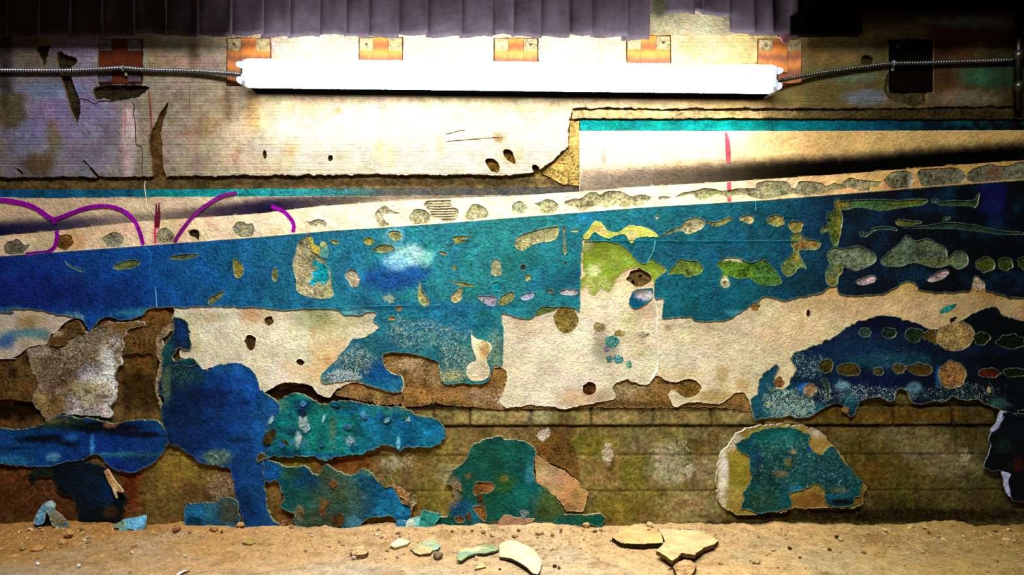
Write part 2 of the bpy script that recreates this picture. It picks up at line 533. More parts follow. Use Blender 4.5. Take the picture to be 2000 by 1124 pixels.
# ------------------------------------------------------------------ upper concrete
BLOCKS = [(235, 75, 165), (486, 73, 168), (744, 72, 170), (1008, 73, 172), (1267, 68, 172), (1523, 75, 165), (1780, 75, 180)]
block_holes = [loop([(cx - 44, y0), (cx + 44, y0), (cx + 44, y1), (cx - 44, y1)], False, 0.8, 4, cx) for cx, y0, y1 in BLOCKS]
gouge = loop(T(0, 0, '450,400 490,398 520,430 590,450 600,490 560,530 545,570 570,640 610,740 630,850 605,955 580,930 550,860 515,750 485,650 475,580 460,540 440,480'), True, 1.6, 3, 3)
wedge = loop(T(0, 0, '280,362 330,350 385,352 378,420 362,470 342,535 325,500 305,440'), True, 1.2, 3, 4)
cavity = loop(T(0, 0, '745,680 900,668 1150,672 1130,720 1070,760 990,775 880,785 800,770 740,775'), True, 1.6, 3, 5)
slit = loop(T(0, 0, '1305,800 1308,840 1280,930 1262,1000 1255,1050 1268,1110') + T(0, 1, '1268,60 1272,160 1290,262 1200,262 1185,150 1165,40') + T(0, 0, '1165,1080 1190,1010 1215,970 1240,900'), True, 1.0, 3, 6)
keyring = loop(P('1682,113 1690,107 1700,108 1707,116 1706,124 1698,128 1686,128'), True, 0.8, 2.5, 7)
cup = loop(P('1728,162 1740,140 1760,163 1818,165 1810,185 1808,203 1780,207 1755,200 1732,188'), True, 1.2, 3, 8)
gap1 = loop(T(2, 1, '160,165 200,170 215,200 195,225 165,215') , True, 0.8, 2.5, 9)
pit1 = loop(P('985,292 1000,296 1007,318 996,316 984,303'), True, 0.9, 2.5, 10)
pit2 = loop(P('948,312 962,310 975,322 973,337 960,336 953,326'), True, 0.9, 2.5, 11)
pit3 = loop(ell(645, 309, 5, 6), True, .5, 2.5, 12)
pit4 = loop(T(0, 1, '645,128 660,135 720,190 780,258 765,258 735,245 690,180 650,145'), True, 0.7, 2.5, 13)
pit5 = loop(T(0, 1, '125,190 150,200 180,232 160,240 130,210'), True, 0.6, 2.5, 14)
pit6 = loop(ell(517, 302, 4, 10), True, .8, 2.5, 15)
upper_out = loop([(-320, -215), (2320, -215), (2320, 202), (2000, 206), (1900, 207), (1700, 211), (1480, 211), (1300, 212), (1120, 210), (1110, 233), (1110, 285), (1075, 318), (1045, 336), (1000, 342), (900, 341), (700, 341), (500, 342), (320, 344), (265, 345), (0, 346), (-320, 350)], False, 2.0, 4, 2)
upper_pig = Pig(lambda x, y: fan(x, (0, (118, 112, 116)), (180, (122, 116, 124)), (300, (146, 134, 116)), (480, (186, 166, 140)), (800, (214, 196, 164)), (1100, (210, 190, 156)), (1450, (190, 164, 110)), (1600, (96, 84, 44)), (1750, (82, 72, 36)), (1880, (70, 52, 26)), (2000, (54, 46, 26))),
    stains=[(130, 215, 90, 50, (126, 112, 158), 0.7), (60, 265, 50, 34, (120, 118, 160), 0.6), (180, 290, 60, 40, (132, 126, 160), 0.5), (110, 175, 70, 14, (96, 128, 160), 0.6), (20, 215, 34, 40, (88, 78, 44), 0.9, 0.2), (104, 268, 14, 34, (110, 92, 48), 0.8), (75, 322, 34, 22, (84, 66, 32), 0.9), (150, 95, 46, 22, (128, 112, 150), 0.5), (60, 105, 50, 34, (96, 82, 56), 0.7), (252, 270, 14, 74, (196, 172, 172), 0.8, 0.2), (330, 125, 34, 20, (150, 118, 96), 0.6), (335, 88, 26, 14, (110, 122, 96), 0.6), (378, 105, 11, 34, (92, 64, 22), 0.85), (300, 118, 14, 30, (140, 108, 58), 0.6), (400, 125, 40, 10, (160, 128, 120), 0.5), (10, 110, 16, 100, (30, 22, 20), 0.85),
            (290, 215, 12, 50, (140, 120, 90), 0.4), (408, 245, 22, 26, (140, 92, 30), 0.55, 0.7), (340, 235, 16, 6, (120, 90, 40), 0.5), (372, 262, 20, 6, (120, 84, 36), 0.5), (440, 215, 14, 30, (150, 104, 40), 0.5), (445, 180, 8, 60, (90, 86, 60), 0.5), (495, 220, 16, 40, (200, 150, 70), 0.5), (460, 300, 10, 14, (140, 100, 60), 0.5), (750, 295, 20, 30, (226, 190, 110), 0.6), (660, 218, 12, 8, (150, 110, 40), 0.7), (860, 285, 8, 26, (220, 180, 90), 0.6), (568, 300, 6, 20, (190, 130, 60), 0.7), (975, 268, 12, 10, (110, 70, 20), 0.8), (1000, 300, 26, 20, (196, 160, 100), 0.5),
            (1660, 90, 50, 14, (104, 112, 92), 0.5), (1620, 105, 60, 20, (112, 84, 40), 0.6), (1660, 150, 60, 14, (76, 106, 88), 0.5), (1690, 190, 40, 14, (116, 128, 150), 0.6), (1750, 60, 60, 14, (112, 116, 96), 0.5), (1650, 45, 40, 10, (120, 108, 60), 0.5), (1880, 80, 60, 30, (84, 34, 14), 0.7), (1830, 100, 30, 20, (64, 26, 14), 0.6), (1900, 42, 80, 11, (112, 130, 120), 0.6), (1930, 150, 60, 20, (30, 92, 64), 0.75), (1850, 165, 30, 30, (82, 46, 22), 0.6), (1890, 192, 60, 14, (118, 108, 86), 0.6), (1930, 92, 30, 18, (88, 84, 44), 0.6), (1600, 175, 60, 24, (98, 86, 40), 0.5), (1840, 120, 20, 50, (40, 24, 12), 0.6), (1960, 120, 40, 60, (30, 26, 16), 0.6),
            (1000, 12, BIG, 26, (28, 26, 30), 0.7)],
    flecks=[(390, 255, 70, 40, (130, 88, 30), 0.35), (60, 110, 80, 50, (70, 54, 28), 0.45), (1700, 150, 260, 80, (46, 36, 16), 0.5), (1850, 190, 160, 24, (160, 150, 100), 0.35), (200, 200, 200, 120, (88, 80, 70), 0.2), (700, 300, 300, 40, (170, 130, 70), 0.28), (1000, 290, 120, 50, (150, 110, 50), 0.35), (30, 220, 50, 50, (140, 128, 80), 0.4)],
    mott=0.18, mott_col=(150, 128, 92), msize=70, gain=0.62)
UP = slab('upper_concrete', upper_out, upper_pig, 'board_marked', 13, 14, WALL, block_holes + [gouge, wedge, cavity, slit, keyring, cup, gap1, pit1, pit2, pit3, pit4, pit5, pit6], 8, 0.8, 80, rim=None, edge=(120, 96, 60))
UP['label'] = 'beige board-marked upper concrete behind the lamp'
for lp, c in ((gouge, (46, 38, 22)), (wedge, (40, 32, 16)), (cavity, (40, 36, 18)), (slit, (92, 66, 28)), (keyring, (58, 46, 22)), (cup, (66, 58, 30)), (gap1, (60, 40, 12)), (pit1, (110, 80, 30)), (pit2, (140, 104, 40)), (pit3, (90, 70, 40)), (pit4, (44, 34, 18)), (pit5, (34, 24, 12)), (pit6, (120, 88, 36))):
    slab('hollow', lp, Pig(c, mott=0.7, mott_col=tuple(v * 0.4 for v in c), msize=14), 'crumbly', 3.0, 4, UP, (), 4, 2.2, 10)

# narrow ledge right of the step, under a long crack
ledge = loop([(1118, 216), (1200, 215), (1300, 217), (1480, 217), (1700, 216), (1900, 212), (2320, 208), (2320, 231), (1133, 231), (1118, 233)], False, 1.6, 4, 22)
lo = slab('ledge', ledge, Pig(lambda x, y: fan(x, (1100, (214, 186, 130)), (1460, (206, 176, 120)), (1560, (112, 96, 56)), (1750, (60, 52, 26)), (2000, (44, 38, 20))), mott=0.3, mott_col=(120, 90, 40), msize=16, flecks=[(1780, 222, 300, 18, (150, 140, 80), 0.45), (1170, 222, 60, 10, (120, 84, 30), 0.5)], gain=0.62), 'concrete', 11, 12, WALL, (), 6, 1.2, 20)
# crumbled corner left of the step
corner = loop(P('1112,236 1131,236 1131,364 1100,360 1058,339 1080,320 1112,290'), False, 1.0, 3, 23)
slab('crumbled_corner', corner, Pig((186, 150, 80), mott=0.6, mott_col=(110, 76, 26), msize=12, flecks=[(1110, 300, 60, 80, (236, 216, 150), 0.5)], gain=0.7), 'crumbly', 5, 6, WALL, (), 4, 2.4, 12)

# ------------------------------------------------------------------ cream coat over the middle of the wall
XS = [0, 100, 275, 500, 625, 725, 800, 900, 1000, 1137, 1250, 1375, 1500, 1675, 1875, 2000]
YS = [461, 452, 433, 418, 403, 396, 391, 387, 383, 374, 365, 358, 350, 338, 322, 313]        # upper edge of the pale stripe
XB = [0, 275, 500, 650, 750, 875, 1000, 1250, 1500, 1675, 1875, 2000]
YB = [501, 481, 464, 451, 445, 436, 426, 406, 391, 377, 361, 352]                            # upper edge of the blue band
stripe_top = lambda x: np.interp(x, XS, YS)
stripe_bot = lambda x: np.interp(x, XB, YB)

SPRAY_X = [0, 60, 150, 220, 290, 360, 430, 520, 600, 680, 740, 800, 1100, 1140, 1250, 1350, 1500, 1600, 2000]
SPRAY_A = [.93, .85, .72, .4, .35, .55, .85, .96, .8, .7, .4, .12, .2, .55, .72, .8, .95, 1, 1]
def cream_base(x, y):
    c = fan(x, (0, (186, 158, 128)), (300, (196, 172, 142)), (700, (226, 202, 168)), (1133, (222, 196, 160)), (1400, (226, 192, 148)), (1600, (196, 160, 98)), (2000, (176, 146, 86)))
    low = sstep(560, 600, y)[:, None]
    lo_c = fan(x, (100, (190, 176, 156)), (300, (208, 202, 180)), (600, (214, 206, 174)), (800, (214, 204, 176)), (1100, (216, 208, 184)), (1450, (212, 198, 160)), (1750, (204, 178, 130)), (2000, (166, 138, 92)))
    c = c * (1 - low) + lo_c * low
    mt = (sstep(0.0, 0.5, fbm(x, y, 60, 3)) * 0.22)[:, None]
    c = c * (1 - mt) + np.array((192, 172, 130.0)) * mt
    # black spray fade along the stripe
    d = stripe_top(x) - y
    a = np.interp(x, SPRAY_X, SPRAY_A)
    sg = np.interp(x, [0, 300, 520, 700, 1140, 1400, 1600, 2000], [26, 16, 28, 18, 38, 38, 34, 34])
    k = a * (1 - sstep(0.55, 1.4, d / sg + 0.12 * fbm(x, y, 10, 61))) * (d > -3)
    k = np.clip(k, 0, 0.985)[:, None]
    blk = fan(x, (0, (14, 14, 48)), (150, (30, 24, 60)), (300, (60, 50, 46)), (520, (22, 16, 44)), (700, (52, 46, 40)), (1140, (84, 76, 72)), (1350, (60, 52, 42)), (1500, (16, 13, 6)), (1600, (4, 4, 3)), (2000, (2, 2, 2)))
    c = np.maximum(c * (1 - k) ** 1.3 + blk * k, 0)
    # darker run under the ledge, left of the step
    run = np.exp(-((y - 378) / 13.0) ** 4) * sstep(560, 780, x) * (x < 1139)
    run = np.clip(run * (0.75 + 0.25 * fbm(x, y, 20, 63)), 0, 1)[:, None]
    return c * (1 - run) + np.array((84, 74, 58.0)) * run

fish_hole = loop(ell(1250, 541, 27, 17, -8), True, 0.8, 2.5, 71)
hole_a = loop(ell(1151, 759, 13, 13), True, 0.7, 2.5, 72)
hole_b = loop(ell(489, 669, 12, 15), True, 0.9, 2.5, 73)
hole_c = loop(ell(525, 627, 9, 9), True, 0.6, 2.5, 74)
hole_d = loop(ell(586, 708, 8, 6), True, 0.8, 2.5, 75)
hole_e = loop(ell(1579, 613, 5, 8), True, 0.5, 2.5, 76)
hole_f = loop(T(0, 1, '1475,690 1500,672 1545,680 1560,720 1545,755 1510,730 1480,722'), True, 0.6, 2.5, 77)
hole_g = loop(T(1, 1, '1000,545 1060,548 1125,545 1120,600 1080,640 1040,625 1020,590'), True, 0.8, 2.5, 78)
coat_bottom = P('1000,796 1037,792 1070,794 1100,799 1120,796 1140,792 1162,788 1195,782 1202,772 1197,759 1207,747 1225,742 1245,749 1265,751 1282,736 1302,744 1320,748 1337,741 1360,744 1369,757 1362,772 1350,778 1332,774 1317,762 1305,774 1320,796 1337,788 1362,787 1400,789 1420,782 1435,769 1452,769 1462,782 1472,806 1500,790 1600,780 1700,760 1860,740 2000,720 2320,700')
coat_left = P('-320,704 0,702 20,700 32,696 46,685 60,676 80,674 91,673 93,667 100,655 110,648 124,632 140,624 158,616 175,614 220,617 260,622 290,605 305,602 340,604 337,624 355,640 365,665 350,690 362,702 387,712 400,722 425,714 462,713 485,719 500,736 507,757 515,767 550,750 575,748 600,751 612,756 620,769 642,777 650,768 660,759 690,747 712,752 750,764 777,768 789,758 786,737 765,729 750,714 747,700 752,691 790,690 820,695 850,705 857,712 860,735 870,752 900,748 925,751 950,747 958,734 962,722 975,718 987,724 991,742 982,769 975,782 987,797')
cream_out = np.concatenate([loop([(-320, 386), (0, 386), (500, 384), (1133, 380), (1133, 256), (2320, 253)], False, 0.4, 5, 80)[:-1], loop(coat_bottom[::-1], True, 1.5, 3, 81)[:-60 if False else None][: -1], ]) if False else None
def open_path(pts, smooth, amp, seg, seed):
    lp = loop(list(pts) + [pts[-1]], smooth, amp, seg, seed)
    # drop the closing run back to the start
    e = np.array(pts[-1])
    k = int(np.argmin(np.hypot(lp[:, 0] - e[0], lp[:, 1] - e[1])))
    return lp[:k + 1]
top_path = open_path([(-320, 386), (0, 386), (500, 384), (1132, 381), (1132, 256), (1600, 256), (2320, 253)], False, 0.3, 5, 80)
low_path = open_path(coat_left + coat_bottom, True, 1.4, 3, 81)
cream_out = np.concatenate([top_path, low_path[::-1]])
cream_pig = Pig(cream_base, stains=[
        (615, 625, 40, 26, (120, 140, 84), 0.75), (650, 640, 40, 24, (168, 158, 92), 0.5), (575, 640, 8, 8, (140, 148, 60), 0.7), (555, 650, 60, 40, (226, 218, 186), 0.5), (700, 625, 26, 12, (150, 150, 90), 0.5), (640, 700, 40, 40, (206, 170, 108), 0.6), (590, 730, 70, 20, (214, 172, 122), 0.6), (440, 680, 60, 40, (206, 196, 168), 0.5), (490, 612, 20, 14, (170, 120, 60), 0.6), (505, 620, 30, 14, (192, 150, 92), 0.5), (640, 705, 8, 14, (176, 130, 70), 0.7), (400, 620, 50, 12, (170, 150, 100), 0.5), (380, 680, 20, 20, (176, 160, 110), 0.6), (612, 650, 6, 12, (186, 140, 90), 0.7), (560, 740, 50, 10, (232, 222, 190), 0.5), (540, 735, 20, 24, (236, 226, 210), 0.7),
        (1040, 640, 50, 24, (206, 176, 126), 0.4), (1060, 690, 70, 60, (210, 200, 170), 0.6), (1180, 690, 26, 26, (110, 116, 92), 0.6), (1175, 660, 14, 20, (120, 110, 86), 0.5), (1235, 625, 16, 14, (150, 168, 96), 0.6), (1250, 691, 10, 8, (160, 172, 100), 0.6), (1130, 780, 40, 20, (190, 140, 72), 0.5), (1180, 775, 16, 16, (150, 132, 90), 0.5), (1340, 700, 44, 34, (220, 214, 184), 0.6), (1380, 655, 60, 30, (198, 180, 140), 0.4), (1330, 730, 40, 14, (200, 180, 120), 0.5), (1400, 775, 40, 14, (166, 140, 66), 0.75), (1410, 735, 12, 20, (176, 148, 80), 0.6), (1450, 755, 14, 14, (188, 150, 84), 0.6), (1262, 610, 20, 14, (186, 150, 100), 0.5), (1240, 640, 30, 60, (204, 186, 142), 0.4), (1305, 642, 9, 8, (150, 130, 70), 0.7), (1215, 570, 40, 30, (214, 200, 150), 0.6), (1180, 590, 44, 30, (226, 214, 180), 0.6), (1170, 545, 30, 20, (176, 180, 110), 0.6),
        (1540, 640, 60, 40, (216, 190, 140), 0.5), (1700, 600, 80, 20, (196, 164, 110), 0.4), (1940, 570, 40, 14, (150, 106, 40), 0.6), (1930, 600, 26, 10, (150, 100, 40), 0.5), (1900, 610, 60, 20, (176, 146, 96), 0.4), (1600, 600, 60, 12, (170, 140, 82), 0.4),
        (1180, 300, 8, 26, (190, 120, 110), 0.4, 0.6),
        (62, 630, 30, 14, (156, 116, 40), 0.7), (92, 640, 26, 16, (198, 176, 160), 0.6), (30, 655, 34, 10, (40, 120, 150), 0.8), (12, 668, 16, 14, (14, 90, 150), 0.9), (70, 650, 34, 8, (46, 116, 130), 0.75), (90, 660, 20, 8, (40, 110, 116), 0.7), (45, 668, 14, 14, (150, 140, 116), 0.7),
        (125, 474, 30, 16, (176, 128, 78), 0.5), (310, 470, 14, 26, (206, 130, 124), 0.45, 0.6),
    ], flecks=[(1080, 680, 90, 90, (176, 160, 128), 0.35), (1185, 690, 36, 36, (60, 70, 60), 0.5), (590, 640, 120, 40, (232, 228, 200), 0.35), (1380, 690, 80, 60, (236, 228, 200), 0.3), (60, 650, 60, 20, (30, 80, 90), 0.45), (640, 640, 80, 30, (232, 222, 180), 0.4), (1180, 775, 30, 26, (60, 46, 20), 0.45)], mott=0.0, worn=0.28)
coat_holes = [fish_hole, hole_a, hole_b, hole_c, hole_d, hole_e, hole_f, hole_g]
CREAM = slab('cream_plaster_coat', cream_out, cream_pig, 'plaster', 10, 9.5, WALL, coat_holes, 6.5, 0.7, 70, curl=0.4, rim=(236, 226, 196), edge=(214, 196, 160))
CREAM['label'] = 'cream painted plaster with a black spray fade'
for lp, c in ((fish_hole, (120, 98, 54)), (hole_a, (92, 58, 22)), (hole_b, (80, 54, 24)), (hole_c, (110, 80, 40)), (hole_d, (60, 40, 16)), (hole_e, (70, 46, 20)), (hole_f, (66, 50, 30)), (hole_g, (136, 106, 62))):
    slab('drill_hole', lp, Pig(c, mott=0.6, mott_col=(40, 26, 10), msize=9, flecks=[(lp[:, 0].mean(), lp[:, 1].mean(), 20, 20, (200, 176, 130), 0.4)]), 'crumbly', 2.5, 3, CREAM, (), 3.5, 2.5, 8)

# brown render showing between the coat and the brick course
render_out = loop(P('655,770 690,742 745,690 760,684 800,684 830,690 862,700 872,735 900,742 940,742 955,720 975,712 990,716 996,735 1000,770 1020,786 1140,784 1190,772 1190,745 1215,738 1262,742 1282,728 1345,735 1375,745 1372,768 1440,762 1470,780 1476,800 1470,806 1400,797 1280,797 1160,797 1000,800 960,800 925,796 870,792 848,784 847,776 838,792 800,795 786,796 785,768 783,790 733,789 729,776 724,786 690,779'), True, 1.4, 3, 90)
slab('brown_render', render_out, Pig((144, 110, 62), stains=[(585, 757, 60, 8, (60, 34, 12), 0.85), (700, 765, 40, 12, (186, 140, 84), 0.5), (770, 700, 20, 12, (150, 108, 48), 0.5), (800, 710, 30, 10, (214, 186, 140), 0.6), (835, 735, 30, 20, (190, 160, 110), 0.6), (900, 770, 60, 20, (176, 132, 70), 0.6), (930, 775, 26, 14, (178, 150, 120), 0.6), (975, 735, 12, 20, (166, 122, 60), 0.7), (985, 780, 20, 16, (206, 176, 140), 0.7), (815, 770, 30, 22, (150, 108, 50), 0.8), (1225, 765, 40, 16, (200, 166, 110), 0.6), (1285, 765, 30, 22, (160, 122, 66), 0.6), (1345, 760, 20, 14, (122, 92, 34), 0.8), (1440, 785, 30, 14, (140, 100, 50), 0.6), (1290, 790, 100, 6, (90, 60, 22), 0.7)],
    flecks=[(690, 762, 60, 14, (236, 206, 150), 0.45), (800, 712, 50, 16, (240, 222, 186), 0.6), (850, 750, 30, 30, (230, 206, 160), 0.5), (970, 770, 40, 30, (236, 216, 176), 0.5), (1230, 765, 50, 20, (240, 222, 184), 0.6), (1290, 760, 40, 20, (226, 206, 160), 0.5), (1330, 750, 20, 10, (236, 226, 196), 0.5)], mott=0.35, mott_col=(116, 82, 34), msize=30), 'crumbly', 6, 6, WALL, (), 4, 3.6, 22, rim=(190, 150, 92), edge=(120, 80, 36))

for nm_, pts_, st_ in (('brown_render', P('160,680 165,664 175,650 188,635 200,624 222,626 240,629 262,624 278,618 292,606 305,600 322,606 336,614 340,626 332,640 318,656 308,668 306,700 305,735 300,745 304,770 312,790 300,700 280,693 262,690 240,692 236,676 220,660 200,655 180,668'), [(300, 620, 26, 16, (132, 92, 40), 0.8), (270, 660, 30, 30, (116, 78, 32), 0.7), (215, 640, 20, 14, (112, 80, 36), 0.7)]),
                       ('brown_render', P('-320,700 0,700 30,700 50,690 75,690 95,705 100,740 96,765 80,790 60,786 30,782 0,780 -320,782'), [(60, 705, 14, 14, (30, 18, 6), 0.85), (25, 730, 10, 12, (30, 18, 8), 0.8), (10, 760, 40, 16, (120, 84, 36), 0.7)])):
    slab(nm_, loop(pts_, True, 1.6, 3, 92), Pig((104, 76, 38), st_, flecks=[(250, 650, 70, 34, (206, 180, 140), 0.5), (240, 620, 40, 10, (190, 160, 120), 0.4), (50, 740, 40, 40, (150, 120, 80), 0.35)], mott=0.4, mott_col=(78, 50, 18), msize=20), 'crumbly', 5, 5, WALL, (), 4, 4.0, 18, edge=(96, 64, 28))
# ------------------------------------------------------------------ teal lip above the coat, in two lengths
lipL = loop([(-320, 373), (0, 371), (300, 370), (500, 369), (900, 367), (1131, 365), (1131, 382), (500, 385), (0, 387), (-320, 388)], False, 0.5, 5, 95)
def lip_h(y0, y1):
    return lambda x, y: np.clip((y - y0) / (y1 - y0), 0, 1) * 7.0
def lip_col(x, y):
    return fan(x, (0, (10, 66, 106)), (250, (12, 84, 110)), (330, (10, 124, 126)), (500, (18, 130, 132)), (660, (36, 96, 96)), (760, (62, 62, 54)), (1131, (60, 56, 50)))
l1 = slab('teal_lip', lipL, Pig(lip_col, mott=0.45, mott_col=(12, 44, 60), msize=14), 'paint', 3.5, 4, WALL, (), 5, 0.3, 20, hfn=lip_h(368, 386))
lipR = loop([(1133, 234), (1500, 235), (2000, 236), (2320, 236), (2320, 254), (2000, 255), (1500, 255), (1133, 255)], False, 0.5, 5, 96)
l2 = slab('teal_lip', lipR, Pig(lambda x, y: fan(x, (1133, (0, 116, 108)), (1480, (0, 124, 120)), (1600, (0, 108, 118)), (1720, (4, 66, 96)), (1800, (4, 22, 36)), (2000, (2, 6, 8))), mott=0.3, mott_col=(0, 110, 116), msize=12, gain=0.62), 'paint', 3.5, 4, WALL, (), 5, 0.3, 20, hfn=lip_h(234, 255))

# ------------------------------------------------------------------ pale stripe with bare spots
SPOT = (160, 152, 116)
def ch(c, r, t): return T(c, r, t)
stripe_spots = [
    (ch(0, 1, '25,810 60,765 100,760 130,740 160,760 195,790 235,780 225,810 190,840 160,870 110,880 60,870 30,850'), (116, 108, 86)),
    (ell(126, 473, 19, 15), (110, 76, 34)),
    (ell(220, 470, 19, 14.5), (150, 142, 118)),
    (ell(321, 461, 19, 17), (166, 158, 126)),
    (ch(0, 1, '1815,670 1850,615 1900,610 1930,630 1975,625 1985,680 1960,730 1900,735 1850,710'), (150, 148, 118)),
    (ch(1, 1, '390,605 430,610 450,595 520,592 550,615 550,640 510,645 490,625 470,645 430,640'), (176, 172, 132)),
    (ch(1, 1, '925,560 945,520 1000,485 1040,505 1080,530 1125,545 1000,548 1005,600 1040,630 1000,660 950,620 935,590'), (186, 180, 140)),
    (ell(820, 423, 20, 17.5), (176, 170, 128)),
    (ch(1, 1, '1310,480 1340,440 1400,405 1460,405 1520,440 1530,490 1575,510 1585,560 1560,600 1480,610 1420,580 1370,560 1350,520'), (186, 172, 134)),
    (ch(1, 1, '1635,570 1650,520 1690,475 1740,472 1800,510 1815,560 1780,590 1700,598 1640,590'), (172, 166, 126)),
    (ell(1015, 406, 14.5, 11.5), (184, 178, 144)),
    (ch(2, 1, '175,465 220,455 260,435 310,437 350,460 362,490 330,535 270,550 225,530 215,490'), (172, 168, 122)),
    (ch(2, 1, '410,455 470,430 540,425 600,380 650,375 685,400 750,370 860,375 900,395 940,410 1000,395 1085,415 1050,455 1000,490 920,480 890,500 800,485 740,500 680,480 600,500 570,540 530,525 500,490 440,480'), (184, 176, 130)),
    (ch(2, 1, '1140,420 1180,408 1245,415 1200,432 1150,435'), (176, 166, 130)),
    (ch(2, 1, '1280,418 1340,380 1420,370 1500,345 1580,352 1650,368 1760,350 1850,350 1900,345 1910,310 1960,292 2000,285') + ch(3, 1, '60,290 130,290 170,310 190,345 220,340 240,300 300,292 380,300 420,310 460,330 520,305 560,320 600,290 640,265 720,280 800,285 890,300 860,330 810,345 790,375 740,385 700,360 640,345 570,350 500,365 450,385 430,410 390,415 380,395 290,405 180,395 100,405 0,430') + ch(2, 1, '1960,430 1900,425 1820,400 1720,408 1690,430 1650,405 1580,400 1540,430 1480,440 1440,425 1400,395'), (150, 144, 104)),
    (ch(3, 1, '905,290 950,235 1020,205 1100,215 1135,250 1130,300 1100,345 1020,350 950,340 940,315'), (128, 124, 92)),
    (ch(3, 1, '1165,230 1190,200 1300,190 1420,185 1500,200 1545,240 1535,290 1480,320 1400,335 1280,340 1210,330 1175,280'), (120, 118, 90)),
    (ch(3, 1, '1545,260 1580,210 1660,175 1740,160 1820,175 1900,165 1970,140 2040,120 2200,90 2400,60 2400,240 2040,270 1980,285 1900,300 1780,310 1650,300 1570,290'), (108, 106, 84)),
]
spot_loops = [loop(p, True, 0.8, 2.6, 200 + i) for i, (p, c) in enumerate(stripe_spots)]
sx = np.arange(-320, 2321, 5.0)
ext_top = np.where(sx < 0, 461 - 0.09 * sx, np.where(sx > 2000, 313 - 0.075 * (sx - 2000), stripe_top(sx)))
ext_bot = np.where(sx < 0, 501 - 0.075 * sx, np.where(sx > 2000, 352 - 0.072 * (sx - 2000), stripe_bot(sx)))
stripe_out = np.concatenate([np.stack([sx, ext_top + 0.5 * fbm(sx, sx * 0, 20, 1)], 1), np.stack([sx, ext_bot + 1.0 * fbm(sx, sx * 0, 16, 2)], 1)[::-1]])
def clip_spots(lps):
    out = []
    for l in lps:
        l = l.copy()
        l[:, 1] = np.clip(l[:, 1], np.interp(l[:, 0], sx, ext_top) + 2.5, np.interp(l[:, 0], sx, ext_bot) - 2.5)
        out.append(l)
    return out
spot_loops = clip_spots(spot_loops)
stripe_hole2 = clip_spots([loop(T(0, 1, '1465,690 1500,668 1550,678 1572,725 1560,765 1530,745 1478,728'), True, .5, 2.5, 210)])
STRIPE = slab('pale_stripe', stripe_out, Pig(lambda x, y: fan(x, (0, (196, 172, 136)), (350, (212, 184, 148)), (600, (238, 212, 176)), (1000, (244, 222, 184)), (1400, (240, 208, 170)), (1600, (206, 168, 112)), (1800, (190, 146, 82)), (2000, (150, 118, 60))),
    stains=[(1740, 355, 14, 14, (170, 100, 40), 0.8), (310, 470, 12, 30, (206, 130, 124), 0.5, 0.6), (140, 470, 30, 20, (196, 140, 92), 0.6), (1900, 335, 60, 14, (166, 130, 50), 0.5), (1410, 385, 16, 8, (220, 150, 130), 0.6)], mott=0.15, mott_col=(206, 176, 130), msize=40), 'flat_paint', 12.8, 2.9, WALL, spot_loops + stripe_hole2, 6.5, 0.35, 60, curl=0.3, rim=None, edge=(236, 220, 190))
STRIPE['label'] = 'pale cream stripe running the length of the wall'
for (p, c), lp in zip(stripe_spots, spot_loops):
    cx, cy = lp.mean(0)
    st = []
    if abs(cx - 126) < 4:
        st = [(132, 466, 8, 8, (150, 96, 40), 0.6), (122, 478, 10, 6, (70, 46, 16), 0.7)]
    if abs(cx - 1760) < 14:
        st = [(1772, 353, 12, 9, (84, 64, 30), 0.8), (1780, 350, 8, 16, (190, 180, 160), 0.6)]
    if cx > 1900:
        st = [(1940, 338, 16, 9, (104, 74, 40), 0.8)]
    slab('bare_spot', lp, Pig(c, st, mott=0.4, mott_col=tuple(v * 0.72 for v in c), msize=8, flecks=[(cx, cy, 300, 60, tuple(min(255, v * 1.3) for v in c), 0.35)]), 'crumbly', 10.9, 1.4, STRIPE, (), 4, 0.9, 7, edge=(150, 140, 90))

# ------------------------------------------------------------------ sprayed lines (purple arcs, red strokes)
def ribbon(name, pts, width, col, h, parent, soft=True, mat='flat_paint'):
    p = np.array(pts, float)
    q = []
    n = len(p)
    for i in range(n - 1):
        p0, p1, p2, p3 = p[max(i - 1, 0)], p[i], p[i + 1], p[min(i + 2, n - 1)]
        m = max(2, int(np.hypot(*(p2 - p1)) / 3))
        for j in range(m):
            t = j / m
            q.append(0.5 * ((2 * p1) + (-p0 + p2) * t + (2 * p0 - 5 * p1 + 4 * p2 - p3) * t * t + (-p0 + 3 * p1 - 3 * p2 + p3) * t ** 3))
    q.append(p[-1])
    q = np.array(q)
    t = np.gradient(q, axis=0)
    nr = np.stack([-t[:, 1], t[:, 0]], 1) / np.maximum(np.hypot(t[:, 0], t[:, 1]), 1e-6)[:, None]
    wd = (width if np.isscalar(width) else np.interp(np.linspace(0, 1, len(q)), np.linspace(0, 1, len(width)), width)) * np.ones(len(q)) / 2
    wd = wd * (1 + 0.12 * fbm(q[:, 0] * 1.0, q[:, 1], 9, 5))
    a, b = q + nr * wd[:, None], q - nr * wd[:, None]
    out = np.concatenate([a, b[::-1]])
    return slab(name, out, Pig(col, mott=0.25, mott_col=tuple(v * 0.75 for v in col), msize=10), mat, h, 0.9, parent, (), 5, 0.0, rim=None, edge=col)
PURPLE = (124, 10, 136)
h1 = 11.4
arcs = [T(0, 1, '-300,440 0,440 80,448 160,462 230,482 300,515 360,560 410,590 432,625'),
        T(0, 1, '440,680 445,720 432,790 410,825 360,848 280,856 200,866'),
        T(0, 1, '425,590 480,572 550,545 620,518 700,496 770,487 850,489 920,505 980,535 1030,578 1065,630 1090,690 1105,740 1118,790'),
        T(0, 1, '1362,770 1395,715 1430,665 1480,600 1530,548 1580,503 1640,462 1700,425 1760,400 1850,385') ,
        T(1, 1, '120,490 200,520 245,555 280,600 295,640 290,690')]
